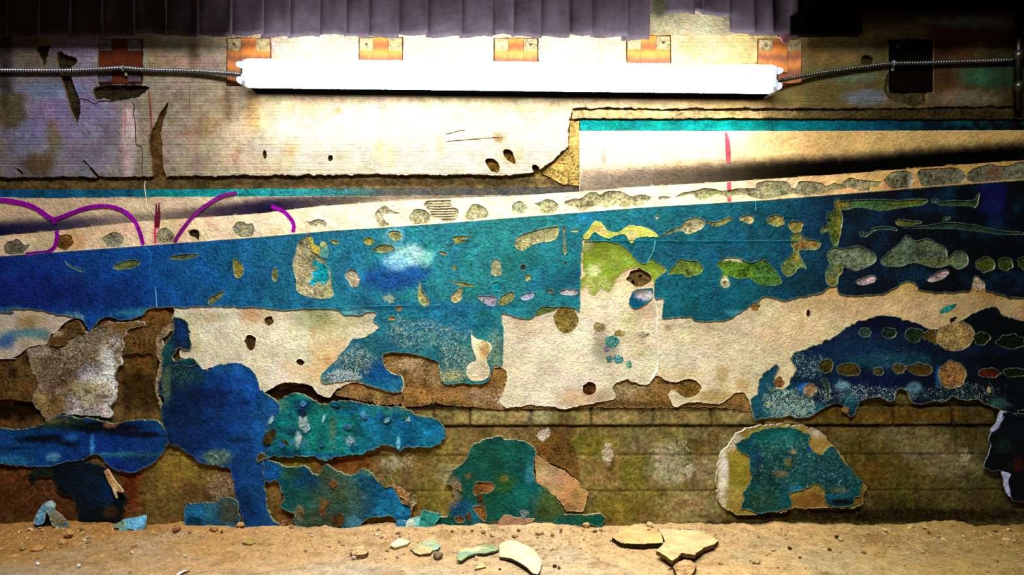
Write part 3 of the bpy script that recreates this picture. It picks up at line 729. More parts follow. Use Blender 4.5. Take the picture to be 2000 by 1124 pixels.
for i, a in enumerate(arcs):
    hh = 13.7
    ribbon('purple_spray_line', a, 7.5 if i else 9, PURPLE if i != 3 else (110, 24, 110), hh, CREAM)
RED = (142, 30, 62)
for pts, wd, c, hh in ((T(0, 1, '1218,465 1222,520 1216,600 1222,650'), [1.5, 4, 5, 6], (96, 20, 48), 13.7), (T(0, 1, '1240,460 1242,520 1240,600 1236,660'), [1.5, 4, 6, 4], (96, 20, 48), 13.7), (T(0, 1, '1215,640 1210,700 1212,780'), [6, 4, 3], (190, 60, 84), 13.7),
                       (P('1417,258 1420,270 1422,290 1423,318'), [3, 9, 10, 7], (150, 62, 74), 11.2), (P('1424,356 1424,371'), [8, 7], (206, 70, 96), 15.0), (P('1424,386 1425,394'), [8, 8], (206, 70, 96), 13.8),
                       (P('1177,283 1178,300 1180,318'), [5, 9, 6], (206, 140, 126), 11.2)):
    ribbon('red_spray_stroke', pts, wd, c, hh, CREAM)
for pts, wd, c in ((T(0, 0, '1160,700 1170,800 1180,950 1185,1000'), [1, 3, 4, 2], (120, 50, 60)), (T(0, 0, '975,810 978,950 976,1050'), [1, 1.6, 1], (150, 70, 80))):
    ribbon('red_spray_stroke', pts, wd, c, 14.4, UP)

# ------------------------------------------------------------------ blue band
blue_low = P('-320,610 0,612 15,605 50,604 83,607 108,614 150,622 162,628 168,636 176,648 183,640 200,622 220,621 240,626 275,617 290,604 305,601 362,600 410,599 500,601 550,606 612,603 655,606 675,616 700,616 715,611 737,612 729,627 740,637 732,647 705,662 690,662 675,680 650,710 625,737 635,749 660,747 690,743 712,750 750,762 777,766 787,757 785,737 765,730 750,714 747,700 752,691 790,690 820,695 850,705 857,712 860,735 870,752 900,748 925,751 950,747 958,730 968,714 980,712 983,650 979,614 1000,618 1022,623 1040,621 1050,606 1062,600 1085,600 1102,601 1122,603 1132,606 1133,562 1138,471')
fish_top = P('1160,472 1185,473 1212,478 1232,496 1250,513 1265,513 1269,507 1277,510 1300,527 1282,546 1278,551 1279,582 1295,583 1297,594 1294,607 1297,622 1340,620 1362,626 1400,628 1425,623 1440,614 1460,601 1480,589 1497,580 1532,587 1562,581 1600,574 1614,566 1620,560 1632,560 1636,572 1650,577 1680,579 1712,577 1730,573 1750,563 1762,553 1777,549 1792,560 1797,568 1825,571 1860,572 1895,567 1900,544 1910,542 1922,555 1925,567 1950,574 1975,582 2000,583 2320,590')
btop = np.stack([sx, ext_bot - 0.2], 1)
# one outline: along the stripe, then back along the ragged lower edge
blue_out = np.concatenate([btop, open_path((blue_low + fish_top)[::-1], True, 1.5, 3, 300)])
blue_base = lambda x, y: fan(x, (0, (14, 46, 128)), (250, (10, 66, 142)), (420, (12, 84, 136)), (560, (20, 98, 130)), (760, (28, 116, 134)), (950, (32, 122, 124)), (1150, (18, 108, 116)), (1350, (8, 88, 102)), (1500, (8, 74, 88)), (1590, (5, 46, 64)), (1660, (4, 22, 38)), (1750, (3, 8, 20)), (1880, (2, 5, 12)), (2000, (1, 3, 7)))
blue_pig = Pig(blue_base, stains=[
        (60, 570, 120, 40, (16, 30, 112), 0.7), (230, 580, 80, 30, (12, 42, 116), 0.6), (780, 540, 60, 30, (12, 60, 140), 0.8), (740, 545, 60, 14, (14, 84, 140), 0.5), (800, 500, 34, 18, (168, 214, 210), 0.75, 0.5), (775, 512, 26, 16, (128, 190, 220), 0.7), (770, 462, 20, 18, (110, 176, 206), 0.5), (830, 508, 14, 14, (110, 180, 168), 0.6), (1090, 550, 60, 26, (8, 70, 104), 0.6), (860, 600, 130, 14, (14, 92, 150), 0.5), (1150, 425, 20, 14, (20, 116, 160), 0.5), (860, 680, 120, 60, (22, 100, 122), 0.4), (880, 630, 90, 20, (14, 104, 146), 0.6), (745, 725, 44, 26, (10, 78, 134), 0.95, 0.2), (765, 750, 30, 12, (18, 96, 146), 0.7), (665, 738, 14, 8, (26, 90, 160), 0.7), (1400, 500, 200, 30, (8, 72, 100), 0.5), (1940, 385, 24, 50, (10, 12, 80), 0.6), (1590, 430, 30, 60, (6, 48, 76), 0.4), (330, 610, 60, 8, (60, 150, 170), 0.7), (260, 612, 40, 7, (50, 140, 170), 0.6), (700, 610, 30, 5, (120, 190, 190), 0.5), (1000, 612, 30, 8, (30, 150, 180), 0.5), (700, 680, 60, 40, (44, 96, 100), 0.35), (930, 700, 26, 30, (120, 150, 120), 0.35), (880, 735, 30, 14, (160, 170, 110), 0.45), (640, 742, 20, 8, (130, 150, 110), 0.5), (970, 690, 12, 40, (120, 150, 120), 0.5), (1450, 612, 30, 6, (70, 170, 190), 0.5), (20, 606, 40, 6, (60, 130, 180), 0.5), (140, 617, 26, 6, (70, 140, 170), 0.6)],
    flecks=[(830, 655, 110, 46, (196, 212, 176), 0.62), (690, 700, 60, 40, (190, 206, 180), 0.66), (670, 735, 50, 16, (196, 214, 210), 0.8), (890, 700, 50, 44, (190, 206, 170), 0.66), (960, 680, 24, 60, (196, 206, 170), 0.62), (760, 584, 17, 12, (190, 210, 180), 0.8), (880, 735, 40, 18, (216, 216, 150), 0.75), (910, 580, 30, 10, (150, 190, 180), 0.5), (150, 618, 30, 10, (150, 196, 196), 0.7), (190, 625, 30, 10, (110, 180, 196), 0.5), (770, 755, 20, 14, (206, 230, 230), 0.45), (660, 590, 90, 14, (80, 150, 170), 0.35), (560, 580, 60, 24, (60, 140, 160), 0.3), (1000, 500, 420, 90, (110, 190, 196), 0.27), (350, 540, 400, 80, (60, 140, 200), 0.25)],  # the last, widest ones are sparse glints painted on the blue
    mott=0.22, mott_col=(10, 70, 110), msize=45)
C_OL, C_GR, C_SG, C_LI = (150, 144, 92), (176, 168, 124), (104, 120, 92), (196, 186, 206)
blue_spots = [
    (ell(249, 518, 27, 8, -14), (96, 112, 66)), (ell(360, 502, 30, 5, -7), (96, 112, 70)), (T(0, 1, '1825,900 1860,915 1895,950 1905,985 1880,1040 1845,1045 1825,990'), (150, 140, 66)), (ell(537, 537, 6, 13), (130, 136, 76)),
    (T(0, 2, '1625,110 1650,75 1690,55 1750,25 1730,65 1690,105 1640,135'), (110, 116, 60)), (T(0, 1, '510,920 560,955 650,990 630,1000 540,955'), (60, 120, 120)),
    (P('600,460 610,466 617,496 635,511 645,531 648,562 652,572 647,581 630,583 610,582 582,570 578,545 572,520 575,500 583,475'), C_GR),
    (ell(689, 544, 12, 18, -28), (176, 172, 140)), (ell(720, 471, 10, 7), (170, 160, 70)), (ell(771, 460, 14, 9.5, 15), (176, 176, 120)), (T(1, 1, '900,838 950,800 1000,785 1070,800 1080,815 1040,845 980,855 930,840'), (150, 150, 104)),
    (T(1, 1, '1535,735 1580,722 1680,720 1610,745 1600,755 1700,750 1620,770 1550,785 1490,800 1555,770'), (170, 166, 84)), (ell(865, 495, 10, 3.5, 22), (170, 170, 120)), (ell(887, 523, 4, 5), (170, 166, 90)), (T(1, 1, '1840,940 1870,900 1905,920 1915,980 1920,1020 1880,1030 1840,1020'), (176, 168, 130)), (ell(655, 473, 9, 3.5, 10), (180, 170, 100)),
    (P('820,550 824,566 836,584 838,597 825,597 816,580'), (176, 166, 110)), (T(1, 2, '1530,60 1570,20 1600,0 1615,10 1605,60 1600,100 1560,118 1530,100'), (196, 184, 120)), (T(1, 1, '1505,1060 1600,1085 1608,1045 1620,1085 1700,1100 1690,1118 1600,1110'), (170, 164, 96)),
    (T(1, 2, '1735,70 1800,65 1860,70 1880,100 1865,140 1820,140 1770,110'), C_LI), (T(1, 2, '1890,110 1930,60 2000,30 2020,60 1990,110 1920,140'), (150, 150, 90)), (ell(1032, 579, 14, 7, -20), (176, 190, 214)), (ell(1112, 572, 18, 6, 0), (186, 180, 190)), (ell(1074, 570, 8, 4), (110, 130, 100)), (ell(779, 602, 6, 6), (180, 140, 80)), (ell(765, 622, 7, 4), (190, 140, 80)), (ell(970, 560, 11, 10), (30, 170, 190)),
    (P('920,654 930,662 955,669 960,684 950,702 957,722 950,740 925,745 912,732 915,712 930,702 922,680'), (226, 208, 168)),
    (T(2, 1, '20,780 60,720 200,670 330,645 365,655 350,730 290,765 200,775 140,800 80,835 30,810'), (176, 170, 118)), (T(2, 1, '395,655 415,655 412,720 425,850 402,850 405,740'), (180, 172, 90)), (ell(1122, 450, 8, 3), (190, 180, 150)),
    (T(2, 1, '558,715 600,670 640,610 690,610 720,640 740,670 800,690 850,680 900,645 950,638 1060,660 1150,722 1060,728 980,735 930,778 880,710 800,720 760,742 690,720 640,690 600,740 562,742'), (170, 172, 80)),
    (T(2, 1, '1315,650 1360,600 1430,578 1500,600 1495,650 1440,685 1370,708 1335,685 1280,690 1160,722 1260,665'), (170, 168, 110)), (T(2, 1, '1510,605 1600,610 1690,575 1722,590 1660,625 1590,645 1540,625'), (150, 146, 80)), (T(2, 1, '1775,590 1820,560 1880,565 1890,595 1860,625 1800,605'), (206, 184, 120)), (ell(1031, 543, 6, 6), (170, 176, 110)), (ell(1022, 522, 5, 6), (60, 60, 40)), (ell(1105, 514, 3.5, 4), (40, 80, 80)), (ell(1284, 424, 4, 4), (196, 176, 150)),
    (T(2, 1, '1220,1020 1270,950 1310,905 1380,915 1440,918 1495,970 1470,1015 1410,1030 1370,1048 1325,1015'), (110, 140, 50)),
    (P('1401,518 1410,507 1437,503 1467,514 1490,508 1507,521 1526,548 1522,556 1497,558 1475,551 1465,543 1440,545 1422,538 1426,556 1415,563 1406,553 1411,531'), (84, 124, 34)),
    (ell(1516, 431, 17, 10, 8), (160, 146, 76)), (ell(1554, 443, 14, 12), (146, 132, 60)), (T(3, 1, '190,715 240,695 290,740 405,768 375,828 240,838 300,975 250,960 200,1015 150,1035 105,990 115,935 180,870 200,835 180,775'), (120, 140, 70)),
    (P('1631,392 1638,389 1645,393 1700,390 1760,392 1780,390 1810,391 1800,400 1760,405 1720,411 1680,405 1650,410 1642,411 1646,431 1637,476 1630,481 1622,466 1618,451 1605,456 1604,446 1616,440 1616,421 1630,410'), (84, 104, 40)), (P('1835,394 1900,392 1906,386 1913,378 1910,398 1903,406 1895,402 1840,401'), (44, 72, 40)), (ell(1827, 393, 8, 4), (96, 122, 112)),
    (P('1766,445 1815,441 1850,435 1900,440 1950,451 2000,455 2000,458 1950,457 1890,449 1850,446 1815,446'), (40, 66, 46)), (P('1750,434 1757,429 1775,431 1800,434 1775,441 1756,441'), (96, 100, 44)), (P('1705,445 1730,443 1752,448 1752,451 1715,448 1690,463 1685,460 1702,452'), (44, 84, 66)), (ell(1849, 427, 8, 3, -18), (66, 82, 48)), (ell(1683, 458, 4, 4), (44, 66, 44)),
    (P('1615,498 1625,485 1650,486 1680,482 1709,498 1707,513 1675,528 1648,522 1645,533 1637,541 1634,556 1616,556 1612,531 1620,518'), C_SG), (P('1722,506 1755,478 1772,460 1787,471 1812,467 1830,476 1847,486 1852,503 1870,491 1887,496 1890,516 1870,526 1855,518 1825,523 1787,513 1757,521 1727,518'), (92, 110, 84)),
    (ell(1925, 518, 17, 14), (76, 84, 26)), (ell(1965, 516, 15, 12), (52, 62, 20)), (ell(2005, 514, 18, 13), (52, 62, 22)),
    (ell(1694, 548, 19, 7, -12), (196, 166, 170)), (P('1812,546 1830,533 1848,527 1853,535 1840,545 1820,551'), (196, 164, 172)),
    (P('1228,590 1238,568 1262,564 1274,564 1274,582 1260,594 1243,603 1231,597'), (14, 84, 112)),
]
bl = [loop(p, True, 0.7, 2.4, 400 + i) for i, (p, c) in enumerate(blue_spots)]
def outside_blue(l):      # keep the bare spots inside the band
    return inside(l, blue_out).all()
keep = [outside_blue(l) for l in bl]
BLUE = slab('blue_paint_band', blue_out, blue_pig, 'paint', 13.6, 3.5, WALL, [l for l, k in zip(bl, keep) if k], 6.0, 0.5, 50, curl=0.5, rim=(110, 150, 140), edge=(190, 196, 150))
BLUE['label'] = 'wide band of blue paint fading from deep blue through teal to near black'
EXTRA = {}
for (p, c), lp, k in zip(blue_spots, bl, keep):
    cx, cy = lp.mean(0)
    st, h = [], 11.0
    if not k:
        h = 14.4
    if abs(cx - 615) < 15 and len(p) > 12 and cy > 500 and cy < 560:
        st = [(632, 538, 0, 0, c, 0)]
    if abs(cx - 1460) < 20 and c == (84, 124, 34):
        st = [(1500, 540, 26, 26, (70, 120, 60), 0.6), (1416, 552, 10, 10, (220, 206, 170), 0.8), (1416, 552, 4, 4, (40, 30, 10), 0.9), (1450, 506, 40, 5, (236, 230, 200), 0.9)]  # white rim along the top has its highlight painted in
    if c == (120, 140, 70):
        st = [(1576, 480, 26, 9, (150, 110, 56), 0.95, 0.2), (1556, 503, 8, 14, (150, 130, 50), 0.8), (1580, 505, 14, 20, (92, 130, 96), 0.8), (1565, 460, 14, 8, (160, 140, 80), 0.7)]
    if c == (170, 172, 80):
        st = [(1174, 450, 14, 10, (176, 150, 104), 0.85), (1232, 461, 12, 10, (180, 170, 120), 0.9), (1160, 445, 12, 8, (130, 110, 40), 0.5)]
    if c == (170, 168, 110):
        st = [(1356, 446, 18, 12, (186, 178, 136), 0.9), (1310, 452, 26, 4, (60, 130, 130), 0.6)]
    if c == C_SG:
        st = [(1640, 530, 10, 12, (124, 130, 40), 0.8), (1625, 552, 10, 12, (110, 104, 30), 0.8), (1690, 510, 14, 8, (120, 136, 96), 0.5)]
    if c == (92, 110, 84):
        st = [(1830, 512, 40, 8, (104, 110, 40), 0.6), (1740, 512, 16, 8, (110, 124, 84), 0.5), (1795, 486, 14, 10, (80, 78, 44), 0.5)]
    if c == (84, 104, 40):
        st = [(1642, 400, 14, 12, (130, 116, 40), 0.8), (1637, 440, 6, 30, (124, 120, 40), 0.7), (1700, 400, 40, 8, (40, 92, 60), 0.6), (1790, 393, 26, 5, (110, 104, 30), 0.7), (1612, 449, 8, 6, (130, 120, 80), 0.8)]
    if c == C_GR:
        st = [(628, 537, 17, 22, (10, 158, 182), 1.0, 0.12), (616, 515, 8, 6, (10, 158, 182), 1.0, 0.15), (611, 552, 7, 8, (10, 158, 182), 1, 0.15), (590, 500, 12, 30, (170, 160, 118), 0.5), (605, 575, 20, 8, (196, 190, 150), 0.5)]
    if c == (14, 84, 112):
        st = [(1262, 578, 16, 8, (190, 180, 190), 0.9), (1250, 570, 20, 5, (100, 110, 80), 0.7)]
    if c == (226, 208, 168):
        st = [(947, 685, 10, 18, (166, 120, 60), 0.8), (935, 720, 16, 20, (186, 186, 150), 0.7)]
    s = slab('bare_spot', lp, Pig(c, st, mott=0.35, mott_col=tuple(v * 0.6 for v in c), msize=9, flecks=[(cx, cy, 200, 60, tuple(min(255, v * 1.35 + 14) for v in c), 0.32)], rim=None), 'crumbly' if k else 'plaster', h, 1.4, BLUE, (), 3.6, 0.9, 8, rim=tuple(min(255, v * 1.25 + 20) for v in c), edge=(200, 196, 150))
# yellow flake left beside the tall grey spot, and its clear film
slab('yellow_flake', loop(T(1, 1, '405,725 440,740 450,790 495,800 500,840 480,865 445,850 425,800 415,760'), True, 0.8, 2.5, 451), Pig((196, 176, 70), mott=0.5, mott_col=(150, 130, 40), msize=8), 'crumbly', 15.2, 2, BLUE, (), 3, 1.2, 8)
slab('sage_film', loop(T(1, 1, '505,775 540,770 565,830 560,880 545,900 510,880 480,868 505,840'), True, 0.8, 2.5, 452), Pig((84, 150, 140), [(632, 478, 6, 6, (190, 180, 80), 0.9)], mott=0.3, mott_col=(40, 120, 130), msize=9), 'paint', 14.6, 1.2, BLUE, (), 3, 0.3, 8, rim=(170, 180, 120))
# green leaf-shaped remnant on the exposed plaster
slab('green_remnant', loop(P('1140,474 1160,472 1185,473 1212,478 1232,496 1250,513 1265,513 1269,507 1277,510 1300,527 1285,543 1277,551 1268,535 1252,526 1232,525 1215,535 1203,545 1195,562 1185,570 1175,562 1165,575 1152,575 1145,560 1134,568 1135,545 1145,535 1139,522'), True, 1.4, 2.6, 453), Pig((116, 138, 40), [(1170, 490, 24, 20, (96, 112, 30), 0.6), (1200, 510, 30, 14, (140, 156, 66), 0.5), (1148, 480, 10, 10, (170, 166, 110), 0.7), (1160, 530, 14, 12, (206, 196, 150), 0.7), (1150, 560, 16, 14, (186, 180, 110), 0.5), (1180, 555, 16, 14, (176, 172, 110), 0.5)], flecks=[(1180, 520, 70, 60, (206, 206, 130), 0.42)], mott=0.3, mott_col=(150, 150, 66), msize=18), 'plaster', 11.6, 1.8, CREAM, (), 5, 0.6, 20, rim=(210, 206, 150))['label'] = 'grass green leaf-shaped remnant of paint'
for cx, cy, r in ((1251, 539, 3), (1236, 551, 3.2)):
    slab('drill_hole', loop(ell(cx, cy, r, r), True, 0.2, 1.5, 5), Pig((8, 6, 3)), 'crumbly', 6.0, 1, CREAM, (), 2, 0)
# small crusts and paint specks on the plaster
for nm, p, c, fl in (('brown_crust', T(2, 2, '340,130 410,75 480,110 490,180 520,250 470,330 400,350 340,290 325,220 350,180'), (130, 104, 40), (200, 186, 120)),
                 ('brown_crust', ell(1170, 639, 12, 9), (150, 136, 80), (210, 200, 150)), ('brown_crust', ell(1210, 651, 11, 6), (166, 140, 76), (220, 210, 160)), ('pale_crust', ell(1257, 653, 11, 5), (186, 176, 150), (240, 236, 220)),
                 ('turquoise_fleck', ell(1196, 668, 13, 12), (50, 132, 124), (190, 220, 200)), ('turquoise_fleck', ell(1208, 702, 9, 8), (60, 150, 146), (206, 230, 220)), ('turquoise_fleck', ell(1191, 701, 7, 6), (60, 110, 110), (190, 210, 200)), ('turquoise_fleck', ell(1229, 712, 5, 7), (70, 170, 140), (200, 230, 200)), ('lilac_fleck', ell(1184, 682, 5, 4), (120, 120, 160), (200, 200, 220)),
                 ('turquoise_fleck', P('1835,610 1846,600 1868,594 1864,602 1852,609 1837,612'), (30, 150, 140), (80, 190, 180)), ('dark_fleck', T(3, 2, '1425,245 1445,235 1475,230 1460,255 1430,280'), (10, 18, 20), (20, 40, 40)), ('brown_crust', ell(1475, 597, 9, 8), (166, 128, 60), (206, 170, 100)), ('pale_crust', P('1900,541 1910,541 1922,556 1920,566 1905,567 1900,555'), (196, 170, 140), (220, 200, 180)),
                 ('green_remnant', T(2, 2, '180,205 230,155 340,150 330,180 260,200 190,225'), (96, 124, 60), (150, 170, 90))):
    lp = loop(p, True, 0.9, 2.4, 460)
    cx, cy = lp.mean(0)
    slab(nm, lp, Pig(c, mott=0.5, mott_col=tuple(v * 0.6 for v in c), msize=7, flecks=[(cx, cy, 90, 90, fl, 0.6)]), 'crumbly', 11.4, 1.6, CREAM, (), 3.4, 1.2, 7)

# ------------------------------------------------------------------ loose islands of paint and plaster: things of their own
def island(name, cat, label, pts, pig, mat, h, thick, seed, amp=2.2, rim=(176, 176, 120), edge=None, lump=1.6, lsize=45, curl=0.8, holes=(), step=4.4, smooth=True, group=None, hfn=None):
    lp = loop(pts, smooth, amp, 2.8, seed)
    if name == 'peach_plaster_piece':
        lp = lp.mean(0) + (lp - lp.mean(0)) * 0.95
    o = slab(name, lp, pig, mat, h, thick, None, holes, step, lump, lsize, curl, hfn, rim, edge)
    return tag(o, label, cat, group)

# crumbling grey plaster, far left
crumb_pts = T(0, 2, '215,490 270,455 430,450 480,470 530,400 600,360 640,340 700,345 800,290 900,270 1010,265 1090,270 1150,300 1010,330 960,420 970,450 950,490 945,540 950,580 925,620 900,660 885,710 905,760 900,850 885,900 850,940 875,1000 860,1025 800,1010 700,995 620,1000 500,985 440,1010 390,1050 330,1010 320,970 290,940 250,900 255,840 300,790 280,720 250,640 230,560')
isl = island('crumbling_plaster', 'plaster', 'rough grey-white crumbling plaster slab at the far left of the wall', crumb_pts,
    Pig((140, 118, 90), [(75, 685, 24, 10, (170, 156, 140), 0.9), (205, 700, 14, 34, (196, 184, 160), 0.8), (213, 760, 15, 66, (255, 254, 255), 1.0), (207, 705, 10, 20, (235, 232, 226), 0.9), (225, 668, 12, 14, (206, 196, 180), 0.9), (180, 735, 34, 18, (216, 214, 224), 0.85), (185, 770, 34, 30, (196, 186, 158), 0.85), (165, 755, 22, 12, (186, 174, 130), 0.7), (140, 795, 14, 20, (214, 212, 224), 0.7), (190, 805, 44, 12, (204, 196, 186), 0.8), (100, 790, 36, 20, (162, 130, 76), 0.85), (120, 725, 34, 30, (112, 84, 54), 0.6), (110, 690, 14, 16, (88, 58, 26), 0.8), (150, 690, 20, 20, (128, 104, 70), 0.5), (250, 640, 40, 14, (120, 84, 36), 0.8), (172, 767, 6, 5, (120, 100, 60), 0.9)],  # lit right flank of the slab painted white
        flecks=[(150, 690, 110, 70, (222, 208, 190), 0.62), (110, 735, 60, 40, (186, 164, 140), 0.6), (180, 790, 60, 40, (240, 238, 236), 0.4), (260, 650, 40, 20, (190, 166, 130), 0.35)], mott=0.4, mott_col=(96, 70, 40), msize=14),
    'crumbly', 11, 11, 500, rim=(214, 206, 190), edge=(226, 220, 214), lump=4.5, lsize=22, step=3.4, curl=0.0,
    hfn=lambda x, y: 3.5 * np.exp(-((x - 200) / 26) ** 2 - ((y - 765) / 50) ** 2) - 3.0 * sstep(150, 90, x))
# brown scab at its top
island('brown_plaster_scab', 'plaster', 'small brown wedge of plaster above the crumbling grey slab at far left', T(0, 2, '370,440 400,390 440,350 490,320 545,280 590,250 620,265 640,310 650,345 600,365 540,400 500,450 450,455 400,445'),
    Pig((104, 74, 32), [(112, 652, 14, 6, (206, 186, 140), 0.8)], flecks=[(125, 650, 40, 30, (200, 176, 130), 0.45)], mott=0.5, mott_col=(60, 36, 12), msize=10), 'crumbly', 13.5, 12, 502, rim=(150, 120, 70), lump=1.6, lsize=14, step=4)

# dark mottled green-blue strip joining down to the blue hump
island('blue_paint_hump', 'paint patch', 'big rounded deep blue patch of paint reaching the floor left of centre', P('400,722 425,713 462,711 485,718 500,736 507,757 515,767 530,778 542,787 547,802 540,812 524,822 522,845 531,868 532,880 518,900 514,935 518,965 522,993 532,1014 545,1028 515,1036 500,1035 478,1026 467,993 462,970 450,920 432,912 410,909 390,903 368,888 350,875 330,866 322,842 315,802 322,782 310,760 317,735 325,714 338,708 362,702 387,713'),
    Pig(lambda x, y: fan(x, (310, (6, 32, 66)), (380, (8, 44, 100)), (460, (12, 62, 130)), (520, (16, 78, 140)), (545, (24, 86, 146))), [(352, 735, 44, 30, (16, 58, 62), 0.85), (330, 770, 20, 40, (14, 50, 70), 0.7), (400, 770, 50, 10, (6, 30, 76), 0.8), (430, 790, 60, 8, (8, 36, 90), 0.7), (360, 790, 40, 40, (6, 26, 66), 0.7), (410, 820, 60, 8, (8, 44, 96), 0.6), (380, 850, 50, 14, (10, 44, 104), 0.6), (425, 895, 26, 16, (70, 116, 110), 0.75), (470, 990, 26, 40, (6, 36, 70), 0.7), (470, 860, 40, 5, (6, 28, 60), 0.7), (440, 720, 40, 10, (30, 110, 180), 0.5), (495, 760, 14, 30, (16, 80, 168), 0.6), (505, 860, 14, 40, (20, 96, 180), 0.5), (325, 745, 8, 40, (90, 110, 70), 0.6)],
        flecks=[(350, 730, 50, 30, (150, 186, 160), 0.5), (425, 895, 34, 24, (196, 206, 160), 0.62), (330, 770, 18, 50, (150, 160, 90), 0.4), (490, 800, 50, 40, (60, 140, 210), 0.25), (490, 960, 40, 70, (60, 130, 190), 0.3)], mott=0.25, mott_col=(10, 44, 100), msize=34),
    'paint', 12.5, 12, 510, rim=(84, 130, 150), edge=(150, 156, 110), lump=1.8, lsize=60)
island('dark_blue_tongue', 'paint patch', 'narrow near-black tongue of paint just above the big blue patch', P('337,623 350,621 362,628 369,640 373,657 371,680 362,683 350,680 340,690 336,698 345,706 362,699 376,702 388,712 372,716 350,714 330,716 318,728 317,700 317,682 325,670 332,658 340,644'),
    Pig((10, 40, 66), [(355, 650, 10, 20, (10, 48, 110), 0.8), (325, 690, 12, 26, (24, 76, 74), 0.8), (360, 706, 16, 6, (20, 90, 90), 0.6)], flecks=[(345, 680, 50, 60, (110, 170, 160), 0.42)], mott=0.5, mott_col=(4, 12, 20), msize=12), 'paint', 14, 13, 511, rim=(150, 160, 120), lump=1.6, lsize=18, step=4)
island('plaster_seam', 'plaster', 'thin whitish crumbly seam of plaster beside the dark blue tongue of paint', P('334,632 341,640 330,652 318,662 316,680 320,700 318,720 311,745 307,765 314,790 316,800 307,785 303,760 306,735 312,715 306,695 306,660 318,645'),
    Pig((170, 146, 106), mott=0.5, mott_col=(104, 72, 34), msize=9, flecks=[(315, 710, 40, 90, (236, 224, 196), 0.55)]), 'crumbly', 10, 9, 512, rim=(220, 206, 170), lump=1.6, lsize=10, step=3.6)
# left strip of blue
island('blue_paint_strip', 'paint patch', 'long ragged bright blue strip of paint at lower left below the dark recess', T(0, 2, '-900,1120 -200,1105 0,1100 120,1104 250,1098 400,1030 480,1000 560,1010 620,1022 700,1015 820,1055 900,1062 1000,1048 1200,1040 1290,1105') + T(0, 3, '1310,60 1310,110 1260,170 1200,240 1080,310 1000,320 900,300 840,262 780,190 720,180 650,222 500,240 420,265 300,280 150,265 0,260 -200,262 -900,250'),
    Pig(lambda x, y: fan(x, (0, (16, 72, 132)), (120, (12, 62, 132)), (230, (10, 48, 124)), (320, (12, 64, 124))), [(120, 828, 70, 12, (26, 50, 26), 0.9), (105, 822, 26, 6, (112, 110, 60), 0.7), (210, 836, 70, 13, (6, 12, 14), 0.97), (275, 850, 50, 7, (5, 12, 20), 0.95), (90, 858, 60, 9, (5, 12, 22), 0.95), (135, 868, 16, 7, (3, 6, 8), 0.95), (20, 876, 26, 3, (5, 20, 44), 0.9), (140, 855, 14, 8, (30, 96, 180), 0.7), (180, 868, 4, 20, (50, 140, 220), 0.9), (260, 888, 60, 5, (56, 140, 160), 0.5), (105, 893, 14, 8, (90, 160, 200), 0.7), (20, 900, 40, 10, (40, 130, 180), 0.6), (215, 831, 12, 4, (176, 110, 80), 0.9), (180, 900, 20, 10, (8, 22, 24), 0.9), (290, 895, 30, 12, (12, 36, 70), 0.6)],
        flecks=[(120, 828, 80, 14, (140, 146, 90), 0.4), (60, 885, 90, 26, (90, 170, 220), 0.35), (260, 890, 70, 18, (110, 180, 190), 0.4), (190, 895, 26, 12, (150, 170, 150), 0.4)], mott=0.3, mott_col=(10, 44, 120), msize=26),
    'paint', 10.5, 10, 520, rim=(130, 150, 110), lump=2.0, lsize=34, hfn=lambda x, y: 3.5 * sstep(850, 820, y))
island('dark_paint_patch', 'paint patch', 'near-black blue-green patch of paint at lower left reaching down to the floor', T(0, 3, '220,330 300,290 420,272 500,248 640,235 700,250 800,275 850,320 880,380 930,440 980,500 985,540 970,570 955,640 920,690 880,740 820,770 750,778 680,765 620,758 605,680 605,600 580,540 540,500 490,490 440,450 430,390 400,360 350,360 300,372 250,400'),
    Pig((7, 20, 26), [(190, 955, 30, 30, (10, 40, 70), 0.7), (215, 960, 16, 26, (10, 52, 100), 0.8), (165, 940, 40, 40, (8, 26, 40), 0.6), (215, 1000, 14, 10, (70, 46, 20), 0.7), (80, 925, 24, 8, (40, 44, 20), 0.6)], flecks=[(195, 950, 50, 50, (60, 130, 160), 0.35), (215, 985, 26, 16, (90, 140, 150), 0.5), (90, 925, 30, 10, (120, 110, 60), 0.4)], mott=0.4, mott_col=(2, 5, 8), msize=20),
    'paint', 8.5, 8, 521, rim=(60, 66, 50), lump=1.6, lsize=30)
island('hanging_chip', 'paint chip', 'narrow tan chip of plaster hanging loose from the dark patch at lower left', T(0, 3, '815,312 838,298 870,345 905,400 940,440 965,475 930,478 905,470 915,530 895,505 870,440 845,390 825,345'),
    Pig((176, 128, 78), [(225, 965, 5, 14, (236, 216, 180), 0.8), (222, 940, 5, 20, (206, 166, 112), 0.5)], mott=0.3, mott_col=(120, 80, 40), msize=8), 'plaster', 22, 5, 522, amp=0.6, rim=(214, 190, 140), lump=1.0, step=3.5, hfn=lambda x, y: 6 * sstep(920, 970, y), curl=0)
island('blue_block_fragment', 'paint patch', 'blocky blue and olive painted plaster fragment at the floor line, lower left', T(0, 3, '1440,600 1470,570 1560,560 1640,552 1700,550 1740,520 1790,508 1830,540 1862,565 1865,640 1872,690 1850,735 1780,755 1700,752 1650,772 1560,762 1500,738 1450,742 1440,690'),
    Pig((20, 96, 140), [(445, 1000, 24, 26, (76, 78, 40), 0.85), (395, 1000, 30, 20, (28, 116, 160), 0.7), (380, 1020, 16, 10, (8, 40, 66), 0.8), (410, 1000, 12, 24, (60, 120, 120), 0.5)], flecks=[(410, 1000, 60, 30, (150, 190, 180), 0.4), (450, 1000, 24, 26, (150, 140, 80), 0.45)], mott=0.35, mott_col=(14, 60, 90), msize=16), 'paint', 17, 3, 523, rim=(176, 170, 130), lump=2.0, lsize=22, step=4)

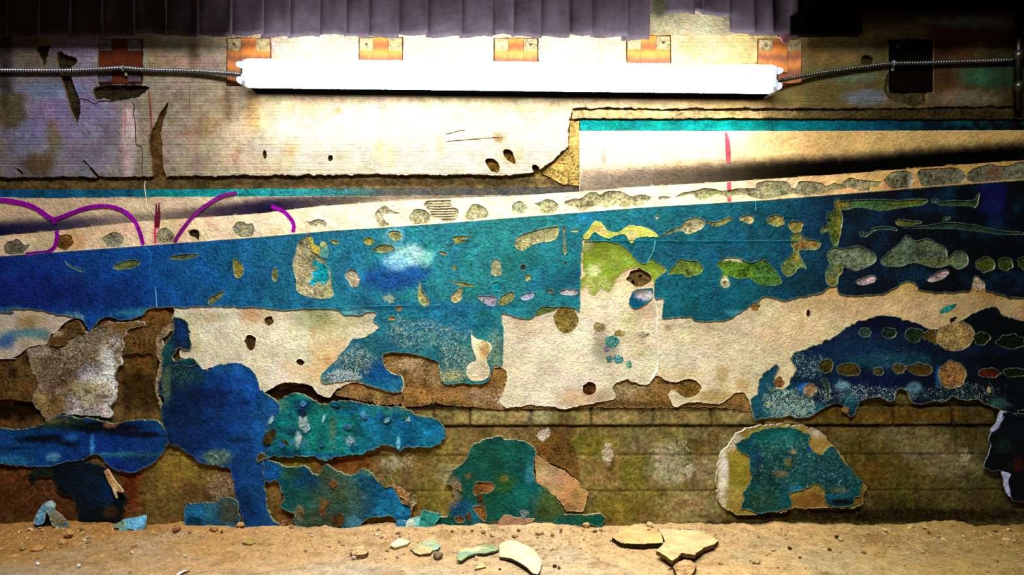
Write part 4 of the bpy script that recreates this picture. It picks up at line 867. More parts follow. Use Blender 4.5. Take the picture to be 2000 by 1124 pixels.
# teal patch
teal_holes = [loop(T(1, 3, '0,40 20,15 70,5 108,40 95,65 40,75 10,65'), True, 0.8, 2.5, 531)]
TURQ = island('turquoise_paint_patch', 'paint patch', 'long turquoise and blue tongue-shaped patch of paint left of centre', P('522,842 524,822 540,812 546,800 543,788 552,777 575,769 595,774 612,782 630,790 655,785 690,785 725,792 775,797 800,802 815,812 850,819 861,826 870,845 867,857 858,868 842,875 822,873 800,875 788,876 780,884 776,878 765,873 747,871 730,880 707,888 680,889 650,895 635,901 620,895 595,891 560,893 532,893 515,898 512,888 522,880 532,870 525,860 515,862'),
    Pig(lambda x, y: fan(x, (515, (16, 78, 120)), (545, (14, 116, 120)), (600, (16, 128, 122)), (690, (20, 128, 124)), (720, (18, 104, 140)), (790, (14, 102, 144)), (870, (18, 110, 148))), [(590, 793, 22, 12, (10, 60, 96), 0.9), (625, 800, 18, 14, (16, 100, 96), 0.7), (680, 800, 26, 14, (12, 80, 130), 0.7), (745, 805, 26, 10, (40, 140, 120), 0.6), (575, 845, 18, 14, (16, 66, 70), 0.8), (585, 865, 18, 10, (60, 110, 150), 0.7), (592, 825, 8, 14, (190, 210, 222), 0.9), (582, 858, 5, 14, (170, 210, 226), 0.85), (685, 862, 9, 8, (150, 196, 216), 0.85), (700, 845, 12, 14, (12, 60, 80), 0.6), (650, 840, 6, 30, (96, 126, 70), 0.55), (630, 870, 26, 14, (20, 118, 104), 0.6), (620, 892, 60, 6, (16, 84, 140), 0.8), (560, 885, 40, 8, (12, 66, 104), 0.8), (820, 806, 20, 6, (70, 130, 100), 0.8), (840, 850, 30, 20, (18, 122, 160), 0.5), (800, 800, 30, 4, (90, 120, 60), 0.5), (778, 868, 3, 16, (90, 200, 240), 0.9), (655, 795, 30, 6, (40, 90, 40), 0.6), (550, 790, 12, 14, (80, 120, 90), 0.5), (527, 852, 14, 10, (40, 44, 20), 0.85)],
        flecks=[(590, 840, 30, 40, (180, 216, 226), 0.35), (690, 850, 30, 30, (150, 200, 210), 0.35), (800, 860, 70, 20, (80, 190, 206), 0.35), (640, 850, 40, 40, (70, 150, 120), 0.3), (640, 895, 40, 6, (120, 196, 226), 0.6), (840, 840, 40, 40, (60, 170, 200), 0.25), (545, 880, 50, 16, (70, 150, 190), 0.4)], mott=0.35, mott_col=(12, 100, 110), msize=20),
    'paint', 13.5, 13, 530, rim=(130, 170, 130), edge=(150, 140, 90), lump=4.0, lsize=26, step=3.5)
for i, (cx, cy, rx, ry, an, c) in enumerate(((592, 822, 8, 13, 10, (176, 196, 214)), (600, 838, 5, 9, 30, (150, 190, 214)), (584, 860, 4, 11, 20, (196, 214, 224)), (570, 840, 8, 6, 0, (20, 76, 110)), (592, 790, 7, 5, 0, (70, 140, 190)), (632, 818, 3, 9, 10, (130, 190, 200)), (684, 862, 7, 6, 0, (150, 190, 214)), (678, 834, 8, 6, 20, (60, 110, 160)), (710, 812, 8, 5, 40, (70, 140, 180)), (742, 812, 6, 9, 20, (24, 100, 170)), (756, 822, 8, 4, -30, (110, 180, 200)), (796, 820, 6, 5, 20, (140, 200, 214)), (788, 812, 8, 8, 0, (22, 110, 110)), (528, 822, 4, 10, 25, (150, 190, 210)), (548, 870, 9, 6, 10, (24, 104, 160)), (590, 806, 9, 8, 15, (10, 52, 86)), (655, 790, 10, 6, 0, (16, 84, 120)), (626, 868, 7, 5, 0, (40, 120, 150)), (690, 875, 10, 5, -8, (16, 96, 130)), (566, 812, 7, 6, 0, (14, 90, 96)), (778, 866, 3, 13, 0, (110, 200, 236)))):
    slab('curled_chip', loop(ell(cx, cy, rx, ry, an, 10, 0.3), True, 0.6, 2.2, 900 + i), Pig(c, mott=0.3, mott_col=tuple(v * 0.6 for v in c), msize=6), 'paint', 16.5, 1.6, TURQ, (), 2.6, 1.2, 7, hfn=lambda x, y, cx=cx, rx=rx: 2.6 * (x - cx) / rx, rim=tuple(min(255, v * 1.2 + 20) for v in c))
# lower teal/blue-green patch
island('mottled_green_patch', 'paint patch', 'broad mottled blue-green patch of paint on the floor line below the turquoise tongue', T(1, 3, '60,232 100,222 170,255 230,275 290,282 370,270 410,300 440,335 480,345 510,320 525,262 560,265 600,290 640,315 700,335 770,342 800,310 830,292 900,318 925,350 950,390 978,400 975,425 1020,440 1055,430 1085,470 1110,520 1140,562 1200,580 1210,640 1195,700 1180,735 1120,720 1085,695 1060,662 960,668 860,690 820,720 785,770 720,765 640,785 560,788 440,775 350,778 320,750 290,690 300,660 270,635 210,605 205,560 215,510 190,460 180,400 150,385 95,392 62,380'),
    Pig(lambda x, y: fan(x, (515, (14, 76, 140)), (560, (16, 84, 92)), (640, (22, 84, 88)), (700, (22, 96, 118)), (780, (20, 102, 150)), (800, (24, 110, 160))), [(600, 930, 22, 24, (12, 66, 110), 0.8), (660, 945, 24, 30, (74, 84, 50), 0.6), (650, 985, 60, 40, (66, 88, 56), 0.6), (580, 985, 30, 26, (24, 84, 66), 0.7), (620, 1020, 40, 20, (72, 80, 40), 0.6), (690, 990, 20, 40, (56, 84, 70), 0.5), (760, 960, 30, 40, (22, 112, 168), 0.8), (725, 950, 26, 26, (14, 64, 92), 0.7), (770, 1000, 40, 10, (30, 130, 184), 0.7), (690, 1025, 14, 16, (70, 150, 176), 0.7), (715, 923, 14, 8, (70, 122, 90), 0.8), (530, 920, 16, 20, (18, 90, 170), 0.8), (570, 925, 20, 12, (40, 80, 40), 0.6), (630, 990, 6, 20, (140, 92, 40), 0.6), (660, 1020, 12, 14, (84, 56, 26), 0.7), (652, 945, 6, 8, (120, 80, 44), 0.8), (585, 1005, 10, 14, (120, 110, 80), 0.6), (635, 930, 14, 20, (60, 80, 50), 0.6), (700, 930, 20, 8, (40, 120, 150), 0.5)],
        flecks=[(660, 960, 70, 50, (170, 160, 100), 0.5), (620, 1000, 60, 40, (140, 160, 120), 0.4), (760, 985, 50, 40, (90, 190, 220), 0.45), (700, 1010, 40, 30, (150, 200, 210), 0.45), (590, 940, 40, 40, (80, 140, 150), 0.35)], mott=0.4, mott_col=(14, 60, 60), msize=22),
    'paint', 11.5, 11, 540, rim=(170, 176, 130), lump=3.6, lsize=30, step=3.6, hfn=lambda x, y: 5 * sstep(960, 1030, y) * sstep(800, 720, x))
island('tan_plaster_flap', 'plaster', 'curled tan flap of plaster right of the mottled blue-green patch', T(1, 3, '950,355 1000,340 1045,350 1060,390 1100,430 1160,465 1210,490 1250,510 1262,545 1230,590 1215,640 1200,590 1150,575 1140,545 1170,530 1120,510 1090,450 1060,425 1010,432 980,400'),
    Pig((150, 106, 52), [(755, 938, 12, 12, (104, 104, 60), 0.8), (795, 970, 12, 10, (204, 160, 104), 0.7), (810, 985, 10, 14, (170, 176, 120), 0.7), (780, 955, 20, 8, (196, 130, 70), 0.6)], flecks=[(780, 960, 50, 40, (232, 196, 140), 0.4)], mott=0.4, mott_col=(110, 70, 26), msize=12), 'crumbly', 16, 3, 541, rim=(214, 190, 140), lump=1.8, lsize=16, step=3.8)
# centre green patch
patch_h = [loop(T(1, 3, '1715,405 1770,395 1850,410 1855,450 1820,480 1750,490 1700,495'), True, 1, 2.6, 551), loop(T(1, 3, '1690,600 1740,585 1790,610 1795,660 1790,705 1755,680 1720,630'), True, 1, 2.6, 552), loop(T(1, 3, '1560,672 1610,668 1630,695 1600,715 1565,705'), True, 1, 2.6, 553)]
pg_ = island('deep_green_patch', 'paint patch', 'tall deep green patch of paint with brown spots at bottom centre', T(1, 3, '1840,50 1900,42') + T(2, 3, '-60,60 0,72 60,70 110,85 170,128 180,200 172,300 176,380 210,420 262,442 310,490 350,530 385,575 400,610 412,640 470,650 560,655 620,650 690,650 730,672 722,700 690,742 630,735 560,732 520,748 480,765 380,778 270,790 220,770 170,752 90,745 0,768') + T(1, 3, '1900,775 1800,782 1680,772 1550,772 1460,765 1390,762 1400,715 1420,682 1480,660 1505,620 1510,570 1535,535 1545,490 1530,430 1500,412 1480,408 1510,350 1545,295 1600,260 1640,220 1665,165 1685,115 1740,78'),
    Pig(lambda x, y: fan(x, (850, (18, 84, 70)), (960, (16, 82, 66)), (1010, (14, 92, 84)), (1045, (18, 104, 104)), (1090, (66, 96, 48)), (1180, (14, 92, 78))), [(985, 945, 20, 20, (40, 92, 30), 0.8), (985, 935, 8, 6, (120, 110, 30), 0.8), (915, 930, 5, 5, (112, 96, 26), 0.8), (905, 1000, 26, 20, (18, 86, 140), 0.8), (925, 1005, 20, 20, (24, 110, 130), 0.7), (885, 960, 14, 26, (150, 130, 96), 0.7), (1075, 985, 30, 30, (80, 92, 36), 0.7), (1105, 1020, 26, 12, (14, 96, 84), 0.85), (1165, 1018, 14, 10, (10, 84, 74), 0.9), (1025, 1005, 8, 10, (110, 176, 176), 0.8), (1020, 990, 16, 30, (16, 104, 92), 0.7), (1000, 1025, 40, 8, (140, 112, 84), 0.8), (960, 1030, 30, 8, (112, 82, 36), 0.8), (1060, 1005, 20, 20, (60, 84, 34), 0.7), (880, 1020, 26, 12, (14, 70, 60), 0.7), (940, 985, 10, 10, (84, 60, 24), 0.6), (1035, 925, 10, 20, (60, 150, 176), 0.6), (1000, 900, 30, 26, (14, 76, 60), 0.5)],
        flecks=[(1000, 920, 60, 60, (110, 160, 140), 0.35), (900, 990, 40, 50, (170, 190, 170), 0.45), (1020, 1000, 60, 40, (110, 170, 150), 0.4), (1080, 980, 40, 40, (150, 160, 90), 0.45), (960, 890, 60, 30, (90, 140, 110), 0.3)], mott=0.35, mott_col=(10, 60, 50), msize=24),
    'paint', 10.5, 10, 550, rim=(190, 180, 140), lump=2.2, lsize=32, holes=patch_h, step=4.4)
for lp in patch_h:
    slab('bare_spot', lp, Pig((150, 100, 50), mott=0.4, mott_col=(110, 70, 30), msize=9), 'crumbly', 7.5, 6, pg_, (), 3.6, 1.0, 8)
island('peach_plaster_piece', 'plaster', 'peach-tan slanting plaster on the right flank of the deep green patch', T(2, 3, '178,195 210,200 252,236 320,270 400,302 460,345 520,382 540,420 556,450 590,465 604,490 590,540 582,592 565,640 500,635 425,632 405,600 382,568 345,520 305,482 264,436 212,412 180,374'),
    Pig((178, 138, 88), [(1060, 925, 30, 16, (206, 176, 136), 0.6), (1130, 975, 18, 24, (196, 160, 96), 0.6), (1110, 995, 20, 8, (120, 84, 44), 0.7), (1125, 965, 10, 12, (130, 96, 50), 0.5), (1090, 940, 20, 14, (190, 156, 120), 0.5)], flecks=[(1065, 920, 36, 20, (232, 210, 170), 0.45), (1130, 975, 20, 26, (214, 190, 120), 0.6)], mott=0.25, mott_col=(150, 110, 62), msize=20), 'plaster', 9.5, 9, 560, rim=(206, 180, 130), lump=1.4, lsize=30, step=4.5)
island('brown_plaster_wedge', 'plaster', 'dark brown wedge of old plaster above the peach-tan piece', T(2, 3, '205,120 235,85 290,40 340,18 400,50 470,110 505,170 520,240 522,300 527,375 470,345 405,295 320,262 255,228 215,180'),
    Pig((124, 90, 38), mott=0.4, mott_col=(90, 58, 22), msize=14, flecks=[(1080, 880, 60, 60, (170, 130, 70), 0.3)]), 'crumbly', 6, 6, 561, rim=(140, 104, 50), lump=1.6, lsize=20, step=4.5)
# right patch: pale plaster under, dark teal over
base_r = island('cracked_plaster_slab', 'plaster', 'pale broken slab of plaster with a white left edge, carrying a dark teal patch, at lower right', P('1437,850 1450,843 1462,836 1490,833 1530,831 1562,832 1590,838 1607,848 1622,866 1640,885 1652,902 1660,918 1675,935 1692,953 1687,968 1686,983 1670,991 1640,994 1615,991 1587,994 1547,994 1525,1001 1500,1002 1470,1006 1442,1008 1428,998 1412,990 1403,978 1400,943 1402,915 1405,893 1412,880 1420,872'),
    Pig((150, 128, 58), [(1412, 930, 9, 60, (238, 228, 206), 0.95), (1430, 862, 20, 16, (226, 212, 180), 0.8), (1445, 930, 16, 50, (140, 132, 40), 0.8), (1430, 970, 20, 20, (166, 146, 76), 0.6), (1600, 845, 20, 10, (206, 196, 176), 0.85), (1605, 870, 16, 20, (150, 128, 60), 0.7), (1580, 980, 40, 16, (126, 82, 32), 0.85), (1680, 975, 14, 20, (110, 70, 26), 0.8)], flecks=[(1412, 930, 12, 70, (246, 240, 226), 0.5), (1575, 975, 30, 14, (206, 170, 110), 0.4)], mott=0.35, mott_col=(120, 104, 34), msize=22),  # pale plaster edge at left, its lit look put into the colour
    'plaster', 10, 10, 570, rim=(206, 190, 150), edge=(232, 220, 196), lump=1.6, lsize=30, step=4.6)
island('dark_teal_patch', 'paint patch', 'speckled dark teal patch of paint lying over the pale broken slab at lower right', P('1437,868 1450,860 1462,852 1475,843 1500,837 1540,836 1562,838 1572,848 1583,852 1580,866 1588,880 1605,888 1612,880 1622,872 1632,877 1640,892 1651,905 1660,916 1670,927 1680,938 1685,946 1680,958 1682,968 1670,972 1667,989 1645,992 1625,990 1613,984 1610,960 1602,950 1592,943 1583,950 1575,955 1560,958 1542,965 1548,980 1545,994 1530,997 1500,1001 1480,1003 1462,997 1447,993 1452,975 1450,963 1462,950 1468,933 1464,912 1462,893 1446,883 1438,876'),
    Pig((14, 78, 82), [(1520, 860, 40, 20, (22, 112, 108), 0.7), (1480, 900, 14, 20, (16, 60, 100), 0.8), (1583, 870, 5, 12, (20, 70, 170), 0.9), (1640, 968, 26, 5, (20, 96, 120), 0.95), (1645, 982, 24, 6, (4, 8, 10), 0.95), (1555, 955, 12, 7, (40, 120, 150), 0.8), (1525, 926, 14, 6, (150, 120, 56), 0.85), (1540, 905, 7, 8, (130, 130, 60), 0.7), (1640, 958, 14, 4, (130, 126, 60), 0.8), (1550, 882, 5, 5, (170, 150, 90), 0.8), (1620, 925, 30, 20, (20, 84, 104), 0.6), (1490, 980, 30, 16, (40, 76, 36), 0.6), (1500, 930, 30, 30, (10, 52, 46), 0.5)],
        flecks=[(1540, 900, 130, 70, (150, 196, 170), 0.55), (1620, 930, 70, 60, (150, 200, 186), 0.55), (1490, 970, 50, 40, (170, 186, 130), 0.5), (1500, 850, 60, 20, (70, 150, 140), 0.4)], mott=0.45, mott_col=(8, 44, 44), msize=14), 'paint', 13, 2.6, 571, rim=(150, 176, 120), lump=1.4, lsize=20, step=4.2)
# navy whale
WH = P('1545,699 1549,692 1555,687 1575,680 1600,672 1615,664 1630,657 1652,642 1665,634 1680,627 1712,618 1745,618 1770,624 1800,637 1827,646 1850,640 1868,630 1880,624 1895,616 1912,609 1925,602 1938,599 1950,603 1957,614 1980,622 2000,628 2100,650 2320,680 2320,860 2100,830 2000,803 1987,811 1965,809 1950,799 1925,789 1910,781 1890,782 1870,779 1857,778 1842,788 1825,784 1800,791 1780,784 1777,772 1762,759 1752,764 1748,778 1740,786 1720,776 1700,778 1685,782 1675,794 1670,808 1662,813 1654,808 1650,794 1635,788 1620,791 1600,804 1588,811 1572,818 1545,814 1500,817 1475,821 1469,807 1467,782 1475,774 1482,752 1484,740 1490,729 1500,722 1510,713 1520,713 1520,724 1512,739 1515,754 1507,762 1527,759 1542,752 1545,737 1555,722 1551,710')
wh_spots = [(ell(1866, 657, 37, 29, -8, 20, 0.06), (170, 138, 84)), (ell(1860, 732, 27, 26, -20, 18, 0.08), (150, 112, 60)), (ell(1581, 762, 13, 13), (170, 140, 96)), (ell(1522, 747, 9.5, 10.5), (140, 96, 46)),
            (ell(1689, 650, 12, 8), (52, 92, 74)), (ell(1737, 652, 14, 10.5), (28, 70, 44)), (ell(1785, 655, 17, 13), (40, 74, 36)), (P('1800,658 1810,648 1826,645 1829,672 1812,664'), (120, 88, 26)), (ell(1917, 662, 15, 13), (44, 54, 18)), (ell(1975, 668, 26, 14), (22, 40, 16)),
            (ell(1614, 716, 12, 13), (92, 86, 28)), (ell(1660, 723, 22, 12, 0), (104, 84, 30)), (ell(1715, 726, 10, 8), (92, 92, 40)), (ell(1755, 720, 13, 9), (110, 90, 34)), (ell(1797, 722, 24, 11, 6), (104, 80, 26)), (ell(1932, 729, 21, 9, 4), (128, 40, 18)), (ell(1983, 728, 24, 8), (36, 44, 18)), (P('1604,743 1612,741 1619,748 1620,765 1618,783 1614,783 1615,765 1610,752'), (66, 104, 92))]
whl = [loop(p, True, 0.6, 2.5, 600 + i) for i, (p, c) in enumerate(wh_spots)]
WHALE = island('navy_paint_patch', 'paint patch', 'large navy patch of paint at right, dotted with round bare spots', WH,
    Pig(lambda x, y: fan(x, (1470, (20, 84, 104)), (1540, (14, 62, 84)), (1620, (10, 36, 66)), (1720, (8, 28, 56)), (1820, (6, 22, 44)), (1920, (4, 14, 26)), (2000, (2, 8, 14))), [(1740, 630, 80, 18, (4, 8, 36), 0.9), (1680, 690, 90, 20, (10, 44, 78), 0.6), (1740, 705, 80, 16, (20, 70, 86), 0.7), (1700, 750, 60, 18, (4, 14, 56), 0.85), (1790, 745, 50, 14, (4, 10, 40), 0.8), (1600, 690, 26, 12, (10, 26, 70), 0.8), (1560, 735, 18, 22, (8, 30, 60), 0.7), (1600, 765, 26, 14, (4, 10, 20), 0.85), (1646, 754, 12, 8, (120, 180, 206), 0.75), (1570, 758, 8, 10, (30, 110, 190), 0.8), (1785, 757, 14, 10, (100, 160, 180), 0.6), (1520, 785, 40, 26, (30, 104, 116), 0.6), (1835, 735, 8, 20, (30, 90, 150), 0.7), (1920, 685, 60, 10, (10, 26, 60), 0.6), (1950, 790, 20, 10, (60, 110, 100), 0.6), (1930, 640, 60, 26, (2, 4, 6), 0.8), (1960, 705, 60, 20, (2, 5, 10), 0.7), (1570, 800, 60, 10, (40, 120, 150), 0.5), (1660, 785, 14, 20, (24, 100, 110), 0.6)],
        flecks=[(1740, 700, 110, 30, (110, 170, 170), 0.45), (1540, 790, 70, 44, (190, 220, 196), 0.75), (1560, 710, 70, 36, (160, 200, 190), 0.62), (1680, 770, 180, 24, (180, 216, 220), 0.62), (1880, 770, 130, 30, (160, 200, 186), 0.6), (1510, 730, 20, 24, (130, 180, 170), 0.5), (1960, 750, 70, 40, (90, 140, 130), 0.35), (1640, 660, 60, 16, (150, 170, 140), 0.4)], mott=0.35, mott_col=(4, 14, 26), msize=26),
    'paint', 12.5, 12, 580, rim=(150, 176, 140), edge=(190, 180, 130), lump=1.4, lsize=40, holes=whl, step=4.8)
for (p, c), lp in zip(wh_spots, whl):
    cx, cy = lp.mean(0)
    big = len(p) >= 18
    if not big and cx > 1600:
        c = tuple(v * 0.72 for v in c)
    slab('bare_spot', lp, Pig(c, [(cx + 6, cy - 4, 18, 14, tuple(min(255, v * 1.2) for v in c), 0.6)] if big else [], mott=0.5, mott_col=tuple(v * 0.55 for v in c), msize=8, flecks=[(cx, cy, 90, 90, (214, 190, 140) if big else tuple(min(255, v * 1.5 + 10) for v in c), 0.5)]), 'crumbly', 11.6, 10, WHALE, (), 3.6, 1.2, 8, rim=(206, 186, 140) if big else None)
# far right dark edge
e1 = island('black_paint_sheet', 'paint patch', 'almost black sheet of paint at the lower right edge of the wall', T(3, 3, '1730,40 1745,10 1790,-20') + P('1957,818 1966,806 1985,812 2020,812 2320,860 2320,1010 2060,1000 2010,985') + T(3, 3, '1960,545 1900,525 1885,440 1850,330 1820,318 1760,315 1725,300 1685,275 1700,220 1730,165 1738,100 1725,70'),
    Pig((7, 10, 14), [(1990, 908, 10, 14, (60, 14, 6), 0.8), (1960, 870, 16, 14, (14, 36, 36), 0.7), (1985, 840, 30, 16, (8, 20, 34), 0.6)], mott=0.3, mott_col=(3, 4, 6), msize=14, flecks=[(1960, 850, 40, 40, (40, 70, 80), 0.3)]), 'paint', 16, 2.5, 590, rim=(120, 130, 150), edge=(180, 184, 220), lump=2.0, lsize=26, step=4.6)
island('torn_white_edge', 'paint chip', 'thin pale lilac torn strip on the lower edge of the black sheet', T(3, 3, '1825,322 1850,318 1895,335 1880,380 1885,440 1895,515 1875,505 1850,440 1840,380'),
    Pig((176, 186, 226), mott=0.2, mott_col=(110, 120, 160), msize=8), 'plaster', 17, 4, 591, amp=0.5, rim=None, lump=0.8, step=3.5, curl=0)
island('torn_white_edge', 'paint chip', 'slim pale lilac torn strip of paint under the right end of the navy patch', P('1953,806 1962,803 1966,808 1958,822 1946,838 1936,846 1934,842 1946,826'),
    Pig((170, 180, 220), mott=0.2, mott_col=(120, 130, 170), msize=8), 'plaster', 17, 4, 592, amp=0.5, rim=None, lump=0.8, step=3.5, curl=0)
island('small_blue_corner', 'paint patch', 'little brown scrap between the big blue patch and turquoise tongue', T(1, 3, '20,180 60,175 95,190 100,215 60,225 30,240 5,235'), Pig((70, 54, 26), mott=0.4, mott_col=(40, 30, 10), msize=8, flecks=[(512, 895, 20, 20, (110, 170, 200), 0.5)]), 'crumbly', 15, 14, 593, lump=1, step=3.6)

# cracks in the coats: thin raised lips of paint
for pts, wd, par, c, h in ((T(0, 1, '1135,290 1130,340 1140,420 1150,490 1190,530 1215,560'), 1.4, CREAM, (226, 210, 180), 11.6), (T(0, 2, '1212,0 1218,60 1225,150'), 1.8, BLUE, (90, 160, 190), 15.0), (T(0, 1, '1110,790 1160,830 1180,880 1170,960 1200,1120'), 1.2, BLUE, (40, 110, 170), 13.8),
                           (T(2, 1, '1120,760 1100,850 1070,900 1062,935'), 1.4, BLUE, (90, 170, 180), 15.0), (T(2, 2, '1110,0 1118,100 1135,200 1130,350 1142,450 1140,560'), 1.8, CREAM, (240, 230, 206), 11.8), (T(2, 2, '1140,560 1130,640 1105,690 1095,715'), [2, 5, 7, 3], CREAM, (246, 240, 226), 12.2), (T(2, 1, '1905,450 1903,525'), 1.2, BLUE, (70, 160, 170), 15.0)):
    ribbon('crack_lit_line', pts, wd, c, h, par)
for yy in range(396, 428, 5):
    ribbon('ridge', [(838 + (yy - 396) * 0.1, yy), (856, yy + 0.6), (882 + (yy - 396) * 0.25, yy - 0.5)], 2.2, (196, 184, 146), 13.0, STRIPE)
for pts, wd, par, c, h in ((P('640,601 700,599 780,597 860,596'), 1.0, BLUE, (70, 160, 176), 15.0), (P('1142,471 1260,470 1400,471 1560,470'), 1.0, BLUE, (30, 124, 136), 15.0),  # lit fold lines in the blue, painted as lighter ribbons
                           (T(0, 0, '1030,790 1050,830 1040,880 1055,950 1058,1050 1062,1124') + T(0, 1, '1068,8 1108,32 1112,120 1108,170 1112,240'), 1.4, UP, (66, 50, 36), 14.4), (T(0, 0, '605,765 680,780 740,812 775,790 900,785'), 1.2, UP, (60, 48, 40), 14.4), (T(0, 0, '1480,670 1478,760 1482,860'), 1.0, UP, (90, 78, 66), 14.4), (T(0, 0, '780,665 900,664 1105,664'), 1.2, UP, (40, 32, 26), 14.4)):
    ribbon("crack_lit_line", pts, wd, c, h, par)
ribbon('crack_lit_line', P('870,262 888,258 900,254 908,255'), 1.2, (60, 44, 20), 14.2, UP)
ribbon('crack_lit_line', P('872,276 920,272 975,268'), 1.0, (70, 50, 24), 14.2, UP)

# ================================================================== fittings on the wall
# unseen beam added just above the view: it keeps the fill lamp off the top of the wall
def blocker():
    x0, x1, y0, y1, z0, z1 = -1.95, 1.95, -0.19, -0.10, 1.468, 1.70
    V = [(x, y, z) for x in (x0, x1) for y in (y0, y1) for z in (z0, z1)]
    Fc = [(0, 1, 3, 2), (4, 6, 7, 5), (0, 4, 5, 1), (2, 3, 7, 6), (0, 2, 6, 4), (1, 5, 7, 3)]
    o = mesh_obj('light_blocker_1', V, Fc, 'timber', smooth=False)
    flatcol(o, (30, 26, 22))
    tag(o, 'unseen dark beam added above the view', None, None, 'structure')
blocker()
def box_mesh(b, cx, cy, cz, sx_, sy_, sz_, bev=0.0):
    import bmesh
    r = bmesh.ops.create_cube(b, size=1.0)
    vs = r['verts']
    bmesh.ops.scale(b, vec=(sx_, sy_, sz_), verts=vs)
    bmesh.ops.translate(b, vec=(cx, cy, cz), verts=vs)
    if bev:
        es = list({e for v in vs for e in v.link_edges})
        bmesh.ops.bevel(b, geom=es, offset=bev, segments=2, affect='EDGES', profile=0.5)

def bm_obj(name, fn, mat, parent=None, col=(128, 128, 128), gain=GAIN, smooth=False):
    import bmesh
    b = bmesh.new()
    fn(b)
    bmesh.ops.recalc_face_normals(b, faces=b.faces[:])
    vs = [tuple(v.co) for v in b.verts]
    b.verts.index_update()
    fs = [[v.index for v in f.verts] for f in b.faces]
    b.free()
    o = mesh_obj(name, vs, fs, mat, parent, smooth=smooth)
    flatcol(o, col, gain)
    return o

def prism(b, prof, x0, x1, nseg=1):
    """extrude a profile (y,z) along x"""
    rows = []
    for i in range(nseg + 1):
        x = x0 + (x1 - x0) * i / nseg
        rows.append([b.verts.new((x, y, z)) for y, z in prof])
    n = len(prof)
    for r0, r1 in zip(rows, rows[1:]):
        for i in range(n):
            b.faces.new((r0[i], r0[(i + 1) % n], r1[(i + 1) % n], r1[i]))
    b.faces.new(rows[0][::-1]); b.faces.new(rows[-1])

# ---- strip light
hz = 0.06
k6 = (D - 0.095) / D
fx, fz = (995 - 1000) / S * k6, CZ + (562 - 146.5) / S * k6
LIGHT = empty('strip_light', (fx, 0, fz))
LIGHT.rotation_euler = (0, math.radians(0.66), 0)
tag(LIGHT, 'long glowing white strip light fixed across the top of the wall', 'lamp')
def lens_profile(b):
    pr = []
    for t in np.linspace(0, math.pi, 15):
        y = -0.076 - 0.026 * abs(math.sin(t)) ** 0.45
        z = -0.0365 * math.copysign(abs(math.cos(t)) ** 0.35, math.cos(t))
        pr.append((y, z))
    pr += [(-0.0745, 0.0365), (-0.0745, -0.0365)]
    prism(b, pr, -0.700, 0.700, 1)
bm_obj('lens', lens_profile, 'lit_lens', LIGHT, smooth=False)['label'] = 'glowing white lens'
def housing(b):
    prism(b, [(-0.0743, 0.0368), (-0.0743, -0.0368), (-0.014, -0.0375), (-0.014, 0.0375)], -0.70, 0.70)
bm_obj('housing', housing, 'shade_black', LIGHT, (10, 9, 10))['label'] = 'dark shadowed channel behind the lens'  # shade on the channel put into its near-black colour
for s in (-1, 1):
    def cap(b, s=s):
        # body of the cap with two rounded lugs and a waist between them
        prism(b, [(-0.098, 0.032), (-0.103, 0.026), (-0.103, -0.026), (-0.098, -0.034), (-0.020, -0.034), (-0.020, 0.030)], s * 0.700, s * 0.7085)
        for zc, hh, ln in ((0.019, 0.0095, 0.021), (-0.022, 0.0105, 0.019)):
            prof = [(s * 0.7085, zc + hh), (s * (0.7085 + ln * 0.8), zc + hh * 0.9), (s * (0.7085 + ln), zc + hh * 0.35), (s * (0.7085 + ln * 0.86), zc - hh * 0.5), (s * (0.7085 + ln * 0.45), zc - hh * 0.95), (s * 0.7085, zc - hh)]
            a = [b.verts.new((x, -0.096, z)) for x, z in prof]
            c = [b.verts.new((x, -0.030, z)) for x, z in prof]
            n = len(prof)
            for i in range(n):
                b.faces.new((a[i], a[(i + 1) % n], c[(i + 1) % n], c[i]))
            b.faces.new(a); b.faces.new(c[::-1])
        box_mesh(b, s * 0.7145, -0.058, -0.001, 0.012, 0.05, 0.022, 0.002)
    bm_obj('end_cap', cap, 'plastic', LIGHT, (196, 204, 214))
    bm_obj('screw', lambda b, s=s: box_mesh(b, s * 0.6895, -0.1025, 0.0, 0.0025, 0.003, 0.004), 'metal', LIGHT, (70, 70, 70))

# ---- armoured cables
def cable(name, pts, r, pitch, label, col=(112, 116, 124)):
    P3 = [Vector((float(at(x, y, h)[0]), -h, float(at(x, y, h)[2]))) for x, y, h in pts]
    path = []
    n = len(P3)
    for i in range(n - 1):
        p0, p1, p2, p3 = P3[max(i - 1, 0)], P3[i], P3[i + 1], P3[min(i + 2, n - 1)]
        m = max(2, int((p2 - p1).length / (pitch / 6)))
        for j in range(m):
            t = j / m
            path.append(0.5 * ((2 * p1) + (-p0 + p2) * t + (2 * p0 - 5 * p1 + 4 * p2 - p3) * t * t + (-p0 + 3 * p1 - 3 * p2 + p3) * t ** 3))
    path.append(P3[-1])
    verts, faces, s, seg = [], [], 0.0, 12
    for i, p in enumerate(path):
        t = (path[min(i + 1, len(path) - 1)] - path[max(i - 1, 0)]).normalized()
        u = t.cross(Vector((0, 1, 0))).normalized()
        v = t.cross(u)
        if i: s += (p - path[i - 1]).length
        for k in range(seg):
            a = 2 * math.pi * k / seg
            rr = r * (1 + 0.26 * math.sin(a + 2 * math.pi * s / pitch))
            verts.append(p + (u * math.cos(a) + v * math.sin(a)) * rr)
        if i:
            b = (i - 1) * seg
            for k in range(seg):
                faces.append((b + k, b + (k + 1) % seg, b + seg + (k + 1) % seg, b + seg + k))
    faces.append(list(range(seg))[::-1]); faces.append([len(verts) - seg + k for k in range(seg)])
    o = mesh_obj(name, verts, faces, 'metal')
    flatcol(o, col)
    return tag(o, label, 'cable')
